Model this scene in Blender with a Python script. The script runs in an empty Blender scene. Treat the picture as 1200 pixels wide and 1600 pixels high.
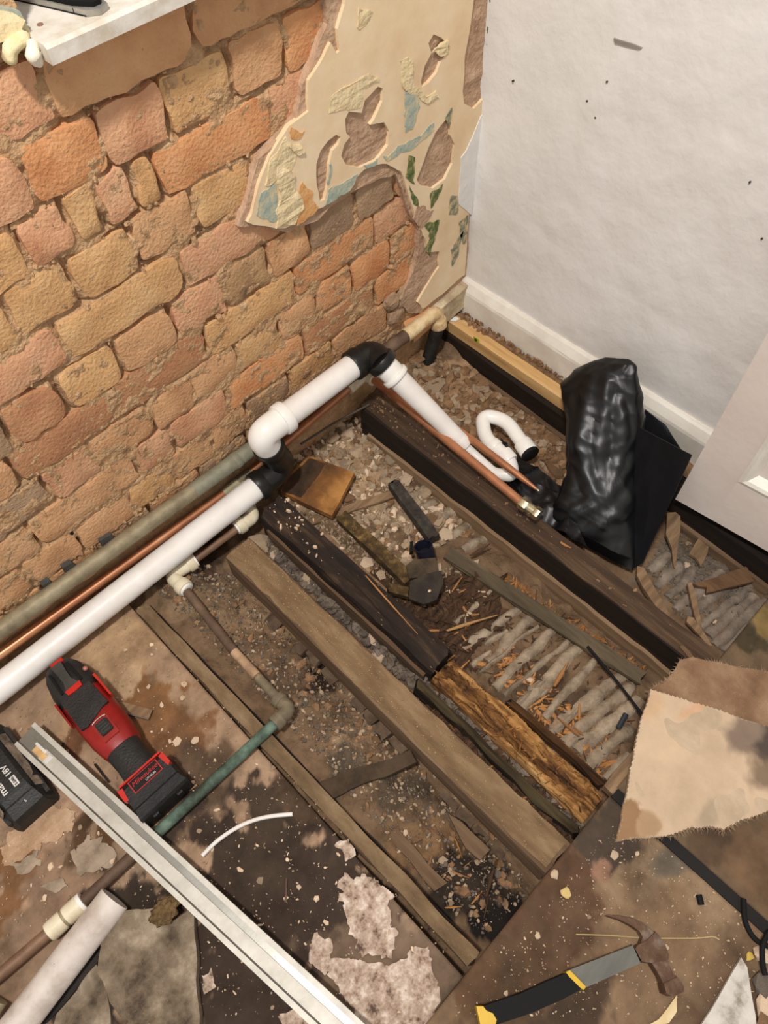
import bpy, bmesh, math, random
import numpy as np
from mathutils import Vector, Matrix, noise
from mathutils.geometry import tessellate_polygon

# ------------------------------------------------------------------ camera, light, exposure
SC = bpy.context.scene
COL = SC.collection
CAM = Vector((-0.95419, -0.77391, 1.12834))
RW = Matrix(((0.707158, -0.706494, -0.028182), (-0.610714, -0.590231, -0.527879), (0.356309, 0.390505, -0.848852)))      # rows: right, down, forward
FPX = 1171.444
cam = bpy.data.objects.new('camera', bpy.data.cameras.new('camera'))
COL.objects.link(cam)
cam.data.sensor_fit = 'VERTICAL'
cam.data.sensor_height = 36.0
cam.data.lens = FPX / 1600 * 36.0
cam.data.clip_start = 0.02
_r, _d, _f = RW[0], RW[1], RW[2]
cam.matrix_world = Matrix(((_r.x, -_d.x, -_f.x, CAM.x), (_r.y, -_d.y, -_f.y, CAM.y), (_r.z, -_d.z, -_f.z, CAM.z), (0, 0, 0, 1)))
SC.camera = cam

world = bpy.data.worlds.new('room_light')
SC.world = world
world.use_nodes = True
_bg = world.node_tree.nodes['Background']
_bg.inputs[0].default_value = (1.0, 0.98, 0.955, 1)
_bg.inputs[1].default_value = 0.58

def area_light(name, loc, size, power, color, target):
    l = bpy.data.lights.new(name, 'AREA')
    l.shape = 'DISK'; l.size = size; l.energy = power; l.color = color
    o = bpy.data.objects.new(name, l); COL.objects.link(o)
    o.location = loc
    o.rotation_euler = (Vector(target) - Vector(loc)).to_track_quat('-Z', 'Y').to_euler()
    return o
area_light('ceiling_lamp', (-1.25, -0.72, 2.35), 0.16, 39, (1.0, 0.955, 0.90), (-0.5, -0.4, 0))

SC.view_settings.view_transform = 'Standard'
SC.view_settings.look = 'None'
SC.view_settings.gamma = 1.0
SC.view_settings.use_curve_mapping = False
SC.view_settings.exposure = 0.12

# ------------------------------------------------------------------ helpers
def W(px, py, z=None, y=None, x=None):
    """world point seen at a pixel of the photograph, on the named plane"""
    d = RW.transposed() @ Vector(((px - 600) / FPX, (py - 800) / FPX, 1.0))
    if z is not None: t = (z - CAM.z) / d.z
    elif y is not None: t = (y - CAM.y) / d.y
    else: t = (x - CAM.x) / d.x
    return CAM + d * t

def lin(c):
    return tuple(((v / 255) / 12.92 if v / 255 <= 0.04045 else ((v / 255 + 0.055) / 1.055) ** 2.4) for v in c)

def fbm(p, o=4):
    return noise.fractal(p, 1.0, 2.0, o, noise_basis='PERLIN_ORIGINAL')

def mat(name, cols, scale=20, detail=6, rough=0.8, bump=0.3, bscale=None, metal=0.0, stretch=None, speck=None, vary=0.0, attr=None, spec=0.35, bdist=0.004, rnd=0.0):
    m = bpy.data.materials.new(name); m.use_nodes = True
    nt = m.node_tree; N = nt.nodes; L = nt.links
    b = N['Principled BSDF']
    b.inputs['Roughness'].default_value = rough
    b.inputs['Metallic'].default_value = metal
    b.inputs['Specular IOR Level'].default_value = spec
    tc = N.new('ShaderNodeTexCoord')
    mp = N.new('ShaderNodeMapping')
    if stretch: mp.inputs['Scale'].default_value = stretch
    L.new(tc.outputs['Object'], mp.inputs[0])
    n1 = N.new('ShaderNodeTexNoise'); n1.inputs['Scale'].default_value = scale; n1.inputs['Detail'].default_value = detail
    n1.inputs['Roughness'].default_value = 0.62
    src = mp.outputs[0]
    if rnd:
        oi = N.new('ShaderNodeObjectInfo'); va = N.new('ShaderNodeVectorMath'); va.operation = 'ADD'
        sc = N.new('ShaderNodeVectorMath'); sc.operation = 'SCALE'
        cb = N.new('ShaderNodeCombineXYZ')
        for i in range(3): L.new(oi.outputs['Random'], cb.inputs[i])
        L.new(cb.outputs[0], sc.inputs[0]); sc.inputs[3].default_value = 37.0
        L.new(mp.outputs[0], va.inputs[0]); L.new(sc.outputs[0], va.inputs[1]); src = va.outputs[0]
    L.new(src, n1.inputs['Vector'])
    cr = N.new('ShaderNodeValToRGB')
    els = cr.color_ramp.elements
    while len(els) < len(cols): els.new(0.5)
    for e, (p, c) in zip(els, cols):
        e.position = p; e.color = (*lin(c), 1)
    L.new(n1.outputs['Fac'], cr.inputs[0])
    out = cr.outputs[0]
    if attr:
        at = N.new('ShaderNodeAttribute'); at.attribute_name = attr
        mx = N.new('ShaderNodeMix'); mx.data_type = 'RGBA'; mx.blend_type = 'MULTIPLY'; mx.inputs[0].default_value = 1.0
        L.new(at.outputs['Color'], mx.inputs[6]); L.new(out, mx.inputs[7]); out = mx.outputs[2]
    if speck:   # small pale crumbs and flecks lying in the dirt
        for (sc_, thr, col, am) in speck:
            v = N.new('ShaderNodeTexVoronoi'); v.inputs['Scale'].default_value = sc_
            L.new(src, v.inputs['Vector'])
            nn = N.new('ShaderNodeTexNoise'); nn.inputs['Scale'].default_value = sc_ * 0.12; nn.inputs['Detail'].default_value = 3
            L.new(src, nn.inputs['Vector'])
            ma = N.new('ShaderNodeMath'); ma.operation = 'MULTIPLY'; ma.inputs[1].default_value = thr * 2
            L.new(nn.outputs['Fac'], ma.inputs[0])
            lt = N.new('ShaderNodeMath'); lt.operation = 'LESS_THAN'
            L.new(v.outputs['Distance'], lt.inputs[0]); L.new(ma.outputs[0], lt.inputs[1])
            am_ = N.new('ShaderNodeMath'); am_.operation = 'MULTIPLY'; am_.inputs[1].default_value = am
            L.new(lt.outputs[0], am_.inputs[0])
            mx = N.new('ShaderNodeMix'); mx.data_type = 'RGBA'
            L.new(am_.outputs[0], mx.inputs[0]); L.new(out, mx.inputs[6]); mx.inputs[7].default_value = (*lin(col), 1); out = mx.outputs[2]
    if vary:
        oi = N.new('ShaderNodeObjectInfo'); hs = N.new('ShaderNodeHueSaturation')
        mr = N.new('ShaderNodeMapRange'); mr.inputs[3].default_value = 1 - vary; mr.inputs[4].default_value = 1 + vary
        L.new(oi.outputs['Random'], mr.inputs[0]); L.new(mr.outputs[0], hs.inputs['Value']); L.new(out, hs.inputs['Color']); out = hs.outputs[0]
    L.new(out, b.inputs['Base Color'])
    if bump:
        n2 = N.new('ShaderNodeTexNoise'); n2.inputs['Scale'].default_value = bscale or scale * 3; n2.inputs['Detail'].default_value = 5
        L.new(src, n2.inputs['Vector'])
        bp = N.new('ShaderNodeBump'); bp.inputs['Strength'].default_value = bump; bp.inputs['Distance'].default_value = bdist
        L.new(n2.outputs['Fac'], bp.inputs['Height']); L.new(bp.outputs[0], b.inputs['Normal'])
    return m

def flat(name, col, rough=0.5, metal=0.0, spec=0.4, bump=0.0, bscale=200):
    c2 = tuple(v * 0.86 for v in col)
    return mat(name, [(0.3, c2), (0.7, col)], scale=30, rough=rough, metal=metal, spec=spec, bump=bump, bscale=bscale, bdist=0.001)

def link_props(o, label=None, cat=None, group=None, kind=None):
    if label: o['label'] = label
    if cat: o['category'] = cat
    if group: o['group'] = group
    if kind: o['kind'] = kind
    return o

def mesh_obj(name, me, m, parent=None, base=None):
    o = bpy.data.objects.new(name, me)
    if m and not me.materials: me.materials.append(m)
    COL.objects.link(o)
    if parent is not None:
        o.parent = parent
    return o

def origin_of(parent):
    v = Vector((0, 0, 0)); p = parent
    while p is not None:
        v = v + p.location; p = p.parent
    return v

def build(name, bm, m, parent=None, smooth=False, bevel=0.0, sharp=40, segs=2):
    """one mesh object from a bmesh in world coordinates; origin at the foot of its box"""
    if bevel:
        es = [e for e in bm.edges if len(e.link_faces) == 2 and e.calc_face_angle(0) > math.radians(sharp)]
        try: bmesh.ops.bevel(bm, geom=es, offset=bevel, segments=segs, affect='EDGES', profile=0.6, clamp_overlap=True)
        except Exception: pass
    bmesh.ops.recalc_face_normals(bm, faces=bm.faces)
    vs = [v.co for v in bm.verts]
    lo = Vector((min(v.x for v in vs), min(v.y for v in vs), min(v.z for v in vs)))
    hi = Vector((max(v.x for v in vs), max(v.y for v in vs), max(v.z for v in vs)))
    base = Vector(((lo.x + hi.x) / 2, (lo.y + hi.y) / 2, lo.z))
    for v in bm.verts: v.co -= base
    me = bpy.data.meshes.new(name)
    bm.to_mesh(me); bm.free()
    if smooth:
        me.polygons.foreach_set('use_smooth', [True] * len(me.polygons))
        try: me.set_sharp_from_angle(angle=math.radians(sharp))
        except Exception: pass
    o = mesh_obj(name, me, m, parent)
    o.location = base - (origin_of(parent) if parent is not None else Vector((0, 0, 0)))
    return o

def empty(name, loc, label=None, cat=None, group=None, kind=None):
    o = bpy.data.objects.new(name, None); COL.objects.link(o)
    o.empty_display_size = 0.02
    o.location = loc
    return link_props(o, label, cat, group, kind)

def fillet(pts, rad, n=6):
    pts = [Vector(p) for p in pts]
    if not isinstance(rad, (list, tuple)): rad = [rad] * len(pts)
    out = [pts[0]]
    for i in range(1, len(pts) - 1):
        a, b, c = pts[i - 1], pts[i], pts[i + 1]
        d1 = (a - b); d2 = (c - b)
        r = min(rad[i], d1.length * 0.49, d2.length * 0.49)
        p, q = b + d1.normalized() * r, b + d2.normalized() * r
        for k in range(n + 1):
            t = k / n
            out.append(p * (1 - t) ** 2 + b * 2 * t * (1 - t) + q * t * t)
    out.append(pts[-1])
    return out

def tube(bm, pts, r, seg=16, cap=True, wall=0.0):
    """round tube along a path; r a number or one per point; wall > 0 leaves the ends open"""
    pts = [Vector(p) for p in pts]
    rs = r if isinstance(r, (list, tuple)) else [r] * len(pts)
    tang = []
    for i in range(len(pts)):
        a = pts[max(i - 1, 0)]; b = pts[min(i + 1, len(pts) - 1)]
        tang.append((b - a).normalized())
    up = Vector((0, 0, 1)) if abs(tang[0].z) < 0.9 else Vector((1, 0, 0))
    u = (up - tang[0] * up.dot(tang[0])).normalized()
    rings = []
    for i, p in enumerate(pts):
        t = tang[i]
        u = (u - t * u.dot(t)).normalized()
        v = t.cross(u)
        rings.append([bm.verts.new(p + (u * math.cos(2 * math.pi * k / seg) + v * math.sin(2 * math.pi * k / seg)) * rs[i]) for k in range(seg)])
    for i in range(len(rings) - 1):
        for k in range(seg):
            bm.faces.new((rings[i][k], rings[i][(k + 1) % seg], rings[i + 1][(k + 1) % seg], rings[i + 1][k]))
    if wall:
        inner = []
        for i in (0, len(pts) - 1):
            c = pts[i]
            inner.append([bm.verts.new(c + (v.co - c) * ((rs[i] - wall) / rs[i])) for v in rings[i]])
        for k in range(seg):
            j = (k + 1) % seg
            bm.faces.new((rings[0][k], rings[0][j], inner[0][j], inner[0][k]))
            bm.faces.new((rings[-1][k], rings[-1][j], inner[1][j], inner[1][k]))
            bm.faces.new((inner[0][k], inner[0][j], inner[1][j], inner[1][k]))
    elif cap:
        bm.faces.new(rings[0][::-1]); bm.faces.new(rings[-1])
    return bm

def tube_obj(name, pts, r, m, parent=None, seg=16, wall=0.0):
    return build(name, tube(bmesh.new(), pts, r, seg, True, wall), m, parent, smooth=True, sharp=50)

def jag(poly, step, amp, seed=0, n2=None):
    """cut the sides of a polygon into short pieces and push them in and out"""
    out = []
    for i in range(len(poly)):
        a = Vector(poly[i]); b = Vector(poly[(i + 1) % len(poly)])
        n = max(1, int((b - a).length / step))
        d = (b - a)
        for k in range(n):
            p = a + d * (k / n)
            q = Vector((p.x, p.y, 0))
            s = 1 / max(step * 2.2, 1e-5)
            off = Vector((fbm(Vector((q.x * s * .5, q.y * s * .5, seed + 3.1)), 3), fbm(Vector((q.x * s * .5, q.y * s * .5, seed + 9.7)), 3))) * 1.3
            out.append(p + off * amp)
    return out

def slab(bm, outer, holes, top, bottom):
    """plate with holes; outer and holes are 2D lists; top(p2) and bottom(p2) give the 3D points"""
    loops = [list(outer)] + [list(h) for h in holes]
    flat_pts = [Vector((p[0], p[1], 0)) for l in loops for p in l]
    tris = tessellate_polygon([[Vector((p[0], p[1], 0)) for p in l] for l in loops])
    tv = [bm.verts.new(top(p)) for p in flat_pts]
    bv = [bm.verts.new(bottom(p)) for p in flat_pts]
    for t in tris:
        try: bm.faces.new([tv[i] for i in t])
        except ValueError: pass
        try: bm.faces.new([bv[i] for i in reversed(t)])
        except ValueError: pass
    o = 0
    for l in loops:
        n = len(l)
        for i in range(n):
            j = (i + 1) % n
            try: bm.faces.new((tv[o + i], tv[o + j], bv[o + j], bv[o + i]))
            except ValueError: pass
        o += n
    return bm

def plate(name, pxpoly, z, thick, m, parent=None, tilt=None, step=0.01, amp=0.0, seed=0, bevel=0.0, curl=0.0):
    """flat board lying level (or tilted) with an outline taken on its own top plane"""
    pts = [W(a, b, z=z) for a, b in pxpoly]
    p2 = [(p.x, p.y) for p in pts]
    if amp: p2 = [(q.x, q.y) for q in jag([Vector(p) for p in p2], step, amp, seed)]
    cx = sum(p[0] for p in p2) / len(p2); cy = sum(p[1] for p in p2) / len(p2)
    tx, ty = tilt or (0, 0)
    def zz(p): return z + (p[0] - cx) * tx + (p[1] - cy) * ty + (curl * fbm(Vector((p[0] * 9, p[1] * 9, seed))) if curl else 0)
    bm = slab(bmesh.new(), p2, [], lambda p: Vector((p[0], p[1], zz(p))), lambda p: Vector((p[0], p[1], zz(p) - thick)))
    return build(name, bm, m, parent, bevel=bevel)

def box(bm, c, s, mtx=None):
    r = bmesh.ops.create_cube(bm, size=1.0)
    for v in r['verts']:
        v.co = Vector((v.co.x * s[0], v.co.y * s[1], v.co.z * s[2]))
        if mtx is not None: v.co = mtx @ v.co
        v.co += Vector(c)
    return r['verts']

def frame(o, u, w=Vector((0, 0, 1))):
    """4x4 with local x along u, local z near w, at o"""
    u = Vector(u).normalized(); w = (Vector(w) - u * u.dot(Vector(w))).normalized(); v = w.cross(u)
    return Matrix(((u.x, v.x, w.x, o[0]), (u.y, v.y, w.y, o[1]), (u.z, v.z, w.z, o[2]), (0, 0, 0, 1)))

def beam(bm, p0, p1, width, height, nseg=24, amp=0.0, seed=0, nx=4, nz=4, up=Vector((0, 0, 1)), fn=None):
    """timber along p0 -> p1 (the middle of its top), with worn, uneven faces"""
    p0 = Vector(p0); p1 = Vector(p1); F = frame(p0, p1 - p0, up); L = (p1 - p0).length
    ring = []
    for i in range(nx): ring.append((-0.5 + i / nx, 0))
    for i in range(nz): ring.append((0.5, -i / nz))
    for i in range(nx): ring.append((0.5 - i / nx, -1))
    for i in range(nz): ring.append((-0.5, -1 + i / nz))
    rows = []
    for k in range(nseg + 1):
        s = k / nseg; row = []
        for a, b in ring:
            q = Vector((s * L, a * width, b * height))
            corner = 0.0
            n = Vector((noise.noise(Vector((s * L * 12, a * 3, b * 3 + seed))), noise.noise(Vector((s * L * 14 + 5, a * 4, b * 4 + seed))), noise.noise(Vector((s * L * 10 + 9, a * 5, b * 3 + seed)))))
            q += Vector((n.x * amp if 0 < k < nseg else n.x * amp * 2, n.y * amp, n.z * amp))
            if fn: q = fn(q, s, a, b)
            row.append(bm.verts.new(F @ q))
        rows.append(row)
    R = len(ring)
    for k in range(nseg):
        for i in range(R):
            j = (i + 1) % R
            bm.faces.new((rows[k][i], rows[k][j], rows[k + 1][j], rows[k + 1][i]))
    bm.faces.new(rows[0][::-1]); bm.faces.new(rows[-1])
    return bm

def grid_mesh(name, x0, x1, y0, y1, step, zf, m, parent=None, colf=None, thick=0.0, smooth=True, keep=None):
    nx = int(round((x1 - x0) / step)) + 1; ny = int(round((y1 - y0) / step)) + 1
    base = Vector(((x0 + x1) / 2, (y0 + y1) / 2, 0))
    vs = []; cols = []
    for j in range(ny):
        for i in range(nx):
            x = x0 + (x1 - x0) * i / (nx - 1); y = y0 + (y1 - y0) * j / (ny - 1)
            vs.append((x - base.x, y - base.y, zf(x, y)))
            if colf: cols.append(colf(x, y))
    fs = []
    for j in range(ny - 1):
        for i in range(nx - 1):
            a = j * nx + i
            if keep and not keep(x0 + (x1 - x0) * (i + .5) / (nx - 1), y0 + (y1 - y0) * (j + .5) / (ny - 1)): continue
            fs.append((a, a + 1, a + nx + 1, a + nx))
    if thick:
        n0 = len(vs)
        per = [i for i in range(nx)] + [j * nx + nx - 1 for j in range(1, ny)] + [(ny - 1) * nx + i for i in range(nx - 2, -1, -1)] + [j * nx for j in range(ny - 2, 0, -1)]
        for k in per:
            vs.append((vs[k][0], vs[k][1], vs[k][2] - thick))
            if colf: cols.append(cols[k])
        P = len(per)
        for k in range(P):
            fs.append((per[k], n0 + k, n0 + (k + 1) % P, per[(k + 1) % P]))
    me = bpy.data.meshes.new(name); me.from_pydata(vs, [], fs)
    if colf:
        at = me.color_attributes.new('tint', 'FLOAT_COLOR', 'POINT')
        at.data.foreach_set('color', [c for q in cols for c in (*q, 1.0)])
    if smooth: me.polygons.foreach_set('use_smooth', [True] * len(me.polygons))
    o = mesh_obj(name, me, m, parent)
    o.location = base - (origin_of(parent) if parent is not None else Vector((0, 0, 0)))
    return o

def stains(x, y, base, blobs, z):
    """colour of a dirty surface: base plus stains and painted pocket shade, with shapes of their own; blobs hold pixel centre, radii in metres, colour, hardness"""
    c = Vector(tuple(v / 255 for v in base))
    for (bx, by, ra, rb, ang, col, hard) in blobs:
        dx, dy = x - bx, y - by
        u = dx * math.cos(ang) + dy * math.sin(ang); v = -dx * math.sin(ang) + dy * math.cos(ang)
        d = math.sqrt((u / ra) ** 2 + (v / rb) ** 2)
        d += 0.7 * fbm(Vector((x * 26, y * 26, bx * 9)), 7)
        t = min(1, max(0, (1 - d) * hard * 1.7 + 0.5))
        c = c.lerp(Vector(col), t)
    return tuple(v / 0.68 for v in lin(tuple(max(0, v) * 255 for v in c)))

def rock_mesh(seed, flatness=0.6, n=1, jig=0.35):
    random.seed(seed)
    bm = bmesh.new(); bmesh.ops.create_icosphere(bm, subdivisions=n, radius=0.5)
    sx, sy = random.uniform(.7, 1.3), random.uniform(.6, 1.0)
    for v in bm.verts:
        k = 1 + jig * noise.noise(v.co * 2.2 + Vector((seed * 7.3, 1, 2))) * 2
        v.co = Vector((v.co.x * sx * k, v.co.y * sy * k, v.co.z * flatness * k))
        v.co.z = max(-0.32 * flatness, min(0.36 * flatness, v.co.z))
    me = bpy.data.meshes.new('fragment'); bm.to_mesh(me); bm.free()
    return me

def splinter_mesh(seed):
    random.seed(seed)
    bm = bmesh.new()
    n = 4; rows = []
    bend = random.uniform(-.12, .12)
    for i in range(n + 1):
        s = i / n; w = 0.5 * (0.35 + 0.65 * math.sin(math.pi * min(1, s * 1.1 + 0.12))) * random.uniform(.7, 1.1)
        h = 0.35 * random.uniform(.6, 1)
        z = bend * math.sin(math.pi * s)
        rows.append([bm.verts.new((s - .5, -w * .2, z)), bm.verts.new((s - .5 + random.uniform(-.04, .04), w * .2, z)), bm.verts.new((s - .5, w * .1, z + h * .25)), bm.verts.new((s - .5, -w * .12, z + h * .22))])
    for a, b in zip(rows, rows[1:]):
        for k in range(4): bm.faces.new((a[k], a[(k + 1) % 4], b[(k + 1) % 4], b[k]))
    bm.faces.new(rows[0][::-1]); bm.faces.new(rows[-1])
    bmesh.ops.recalc_face_normals(bm, faces=bm.faces)
    me = bpy.data.meshes.new('splinter'); bm.to_mesh(me); bm.free()
    return me

def crumbs(name, n, place, size, m, label=None, cat=None, parent=None, flatness=0.5, long=1.0, seed=1, steep=2.5):
    """uncountable grit: many little facetted bits in one object"""
    rng = random.Random(seed); vs = []; fs = []
    while n > 0:
        p = place(rng)
        if p is None: continue
        n -= 1
        s = size[0] + (size[1] - size[0]) * rng.random() ** steep
        a = rng.random() * 6.283; ca, sa = math.cos(a), math.sin(a); t = rng.uniform(-.6, .6) if flatness < .4 else rng.uniform(-.4, .4)
        b0 = len(vs); k = 5
        lx = s * long * rng.uniform(.7, 1.5); ly = s * rng.uniform(.4, .9); h = s * flatness * rng.uniform(.6, 1.2)
        for i in range(k):
            th = 6.283 * i / k + rng.uniform(-.35, .35)
            x, y = math.cos(th) * lx * .5, math.sin(th) * ly * .5
            vs.append((p[0] + x * ca - y * sa, p[1] + x * sa + y * ca, p[2] - h * .3 + t * x))
        for i in range(k):
            th = 6.283 * i / k + rng.uniform(-.35, .35)
            x, y = math.cos(th) * lx * .4, math.sin(th) * ly * .4
            vs.append((p[0] + x * ca - y * sa, p[1] + x * sa + y * ca, p[2] + h * rng.uniform(.5, .9) + t * x))
        fs.append(tuple(b0 + k + i for i in range(k)))
        for i in range(k): fs.append((b0 + i, b0 + (i + 1) % k, b0 + k + (i + 1) % k, b0 + k + i))
    me = bpy.data.meshes.new(name); me.from_pydata(vs, [], fs)
    o = mesh_obj(name, me, m, parent)
    if parent is not None: o.location = -origin_of(parent)
    return link_props(o, label, cat, None, 'stuff')

def text_mesh(body, size, mtx, m, name, parent, extrude=0.0002, align='CENTER', bold=0.0, shear=0.0):
    cu = bpy.data.curves.new('text', 'FONT'); cu.body = body; cu.size = size; cu.extrude = extrude; cu.offset = bold; cu.shear = shear
    cu.align_x = align; cu.align_y = 'CENTER'; cu.resolution_u = 3
    t = bpy.data.objects.new('text', cu); COL.objects.link(t)
    dg = bpy.context.evaluated_depsgraph_get()
    me = bpy.data.meshes.new_from_object(t.evaluated_get(dg))
    bpy.data.objects.remove(t)
    bm = bmesh.new(); bm.from_mesh(me); bpy.data.meshes.remove(me)
    bm.transform(mtx)
    return build(name, bm, m, parent)
# ------------------------------------------------------------------ materials of the setting
M_MORTAR = mat('mortar', [(0.28, (164, 128, 92)), (0.5, (190, 152, 112)), (0.72, (206, 172, 132))], scale=60, rough=0.97, bump=1.0, bscale=260, bdist=0.004)
def brick_mat(name, a, b, c):
    return mat('brick ' + name, [(0.28, a), (0.5, b), (0.75, c)], scale=16, detail=10, rough=0.95, bump=0.8, bscale=210, rnd=1, vary=0.045, bdist=0.003, speck=[(120, 0.05, (120, 88, 60), 0.5)])
BR = {'t': brick_mat('tan', (184, 136, 96), (206, 158, 114), (214, 172, 130)),
      'y': brick_mat('yellow', (188, 142, 94), (209, 163, 112), (216, 179, 130)),
      'o': brick_mat('orange', (194, 128, 82), (210, 151, 103), (214, 165, 120)),
      'p': brick_mat('pink', (192, 135, 99), (209, 157, 119), (214, 171, 134)),
      'r': brick_mat('red', (162, 112, 80), (184, 132, 94), (194, 150, 110)),
      'g': brick_mat('grey', (142, 116, 92), (166, 136, 106), (182, 152, 122)),
      's': brick_mat('sooty', (74, 62, 50), (180, 142, 102), (192, 154, 114))}
M_RENDER = mat('bare_render', [(0.3, (158, 126, 100)), (0.55, (190, 158, 130)), (0.8, (206, 178, 150))], scale=30, rough=0.95, bump=0.8, bscale=120, bdist=0.005)
M_CREAM = mat('cream_paint', [(0.3, (218, 188, 148)), (0.5, (230, 204, 166)), (0.68, (236, 214, 180)), (0.8, (238, 222, 192))], scale=10, rough=0.6, bump=0.25, bscale=30, bdist=0.004)
M_BLUE = mat('blue_paint', [(0.3, (138, 150, 138)), (0.5, (168, 178, 162)), (0.62, (206, 190, 152)), (0.8, (216, 200, 164))], scale=60, rough=0.7, bump=0.3)
M_GREEN = mat('green_paint', [(0.35, (60, 74, 42)), (0.52, (98, 112, 58)), (0.66, (196, 172, 128))], scale=70, rough=0.6, bump=0.2)
M_TEAL = mat('teal_paint', [(0.35, (98, 106, 90)), (0.48, (130, 132, 110)), (0.58, (204, 180, 138))], scale=70, rough=0.7, bump=0.2)
M_ORANGE = mat('orange_paint', [(0.35, (206, 140, 80)), (0.55, (220, 170, 112)), (0.7, (226, 200, 156))], scale=50, rough=0.7, bump=0.4)
M_PALE = mat('pale_filler', [(0.3, (212, 186, 142)), (0.55, (226, 206, 164)), (0.8, (234, 220, 186))], scale=40, rough=0.75, bump=0.7, bscale=70, bdist=0.008)
M_WHITEWALL = mat('white_wall_paint', [(0.3, (218, 214, 208)), (0.5, (227, 223, 218)), (0.7, (232, 229, 225))], scale=5, rough=0.55, bump=0.35, bscale=16, bdist=0.012)
M_SKIRT = mat('skirting_paint', [(0.35, (214, 206, 194)), (0.6, (230, 224, 212))], scale=14, rough=0.4, bump=0.15, bscale=60)
M_DOOR = mat('door_paint', [(0.35, (214, 200, 190)), (0.65, (224, 212, 202))], scale=6, rough=0.45, bump=0.2, bscale=45)

# ------------------------------------------------------------------ brick wall
wallL = empty('wall_left', (0, 0, 0), kind='structure')
ZK = [v * 1.6 for v in (0.520, 0.477, 0.434, 0.391, 0.350, 0.307, 0.2645, 0.2205, 0.180, 0.138, 0.096, 0.054, 0.012)]

SP = 0.045
s0 = W(83, 103, y=-SP); s1 = W(73, 72, y=-SP); sz0, sz1 = s0.z, s1.z; SX1 = s0.x + .34      # window opening over the sill
for (xa, xb, za, zb) in ((-1.62, s0.x + .004, -.17, 1.02), (s0.x + .004, SX1, -.17, sz0), (SX1, 0.0, -.17, 1.02)):
    _b = bmesh.new(); box(_b, ((xa + xb) / 2, 0.10, (za + zb) / 2), (xb - xa, 0.16, zb - za)); build('backing', _b, M_MORTAR, wallL)

def brick_part(x0, x1, z0, z1, key, seed, proud=0.006):
    bm = bmesh.new(); NX, NZ = 11, 5
    cx, cz, hx, hz = (x0 + x1) / 2, (z0 + z1) / 2, (x1 - x0) / 2, (z1 - z0) / 2
    g = []
    r = min(0.0075, hx * .5)
    for j in range(NZ + 1):
        row = []
        for i in range(NX + 1):
            u = -1 + 2 * i / NX; v = -1 + 2 * j / NZ
            u = math.copysign(abs(u) ** 0.8, u); v = math.copysign(abs(v) ** 0.8, v)
            px, pz = u * hx, v * hz
            ex, ez = abs(px) - (hx - r), abs(pz) - (hz - r)
            if ex > 0 and ez > 0:
                d = math.hypot(ex, ez)
                if d > 0:
                    k = min(1, max(ex, ez) / d * 1.0)
                    px = math.copysign(hx - r + ex * k, px); pz = math.copysign(hz - r + ez * k, pz)
            edge = max(abs(u), abs(v))
            n1 = noise.noise(Vector((px * 40 + seed * 5, pz * 40, seed))); n2 = noise.noise(Vector((px * 40 + seed * 3, pz * 40 + 7, seed + 4)))
            px += n1 * 0.0062 * edge; pz += n2 * 0.0062 * edge
            y = -proud + 0.0035 * fbm(Vector((px * 26, seed * 2.2, pz * 32)), 3) + (0.0016 if edge > 0.98 else 0)
            row.append(bm.verts.new((cx + px, y, cz + pz)))
        g.append(row)
    for j in range(NZ):
        for i in range(NX):
            bm.faces.new((g[j][i], g[j][i + 1], g[j + 1][i + 1], g[j + 1][i]))
    loop = g[0][:] + [g[j][NX] for j in range(1, NZ + 1)] + [g[NZ][i] for i in range(NX - 1, -1, -1)] + [g[j][0] for j in range(NZ - 1, 0, -1)]
    back = [bm.verts.new((v.co.x, 0.02, v.co.z)) for v in loop]
    for i in range(len(loop)):
        j = (i + 1) % len(loop)
        bm.faces.new((loop[i], back[i], back[j], loop[j]))
    return build('brick', bm, BR[key], wallL, smooth=True, sharp=42)

COURSES = [   # zlow index, joints between the bricks (photo pixels), colours
    (2, [(-60, 210), (75, 150), (302, 55), (500, -20)], 'ptt', 0),
    (3, [(-60, 330), (40, 280), (158, 220), (257, 170), (360, 122), (440, 80), (520, 45)], 'popyto', 0),
    (4, [(-50, 440), (42, 405), (112, 358), (158, 330), (212, 305), (248, 282), (420, 180), (520, 120)], 'ypypyop', 0),
    (5, [(-60, 545), (17, 500), (117, 447), (212, 388), (303, 335), (392, 285), (470, 240)], 'yyytyt', 0),
    (6, [(-110, 640), (100, 542), (285, 430), (445, 345), (560, 270)], 'pypt', 0),
    (7, [(-80, 715), (8, 672), (97, 620), (187, 568), (270, 500), (347, 450), (417, 408), (480, 362), (551, 312), (614, 275), (690, 230)], 'grytpstggt', 0),
    (8, [(-80, 790), (12, 722), (173, 632), (321, 535), (459, 437), (583, 352), (650, 310)], 'trryop', 0),
    (9, [(-60, 830), (70, 755), (145, 710), (235, 648), (300, 607), (370, 560), (434, 508), (493, 470), (549, 432), (609, 385), (660, 345)], 'gptttytooo', 0),
    (10, [(-60, 910), (52, 832), (215, 735), (272, 690), (355, 627), (472, 530), (584, 452), (650, 400)], 'ttpporo', 0),
    (11, [(-60, 960), (30, 885), (117, 838), (203, 782), (267, 732), (329, 684), (385, 640), (451, 590), (520, 545), (605, 485)], 'tttyttgyt', 0),
    (12, [(-60, 1010), (60, 910), (150, 850), (232, 792), (310, 735), (385, 680), (470, 612), (560, 545)], 'ttgtgtt', 0)]
_sd = 0; BRECT = []
_tx0 = lambda p, z: W(p[0], p[1], y=0).x
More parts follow.
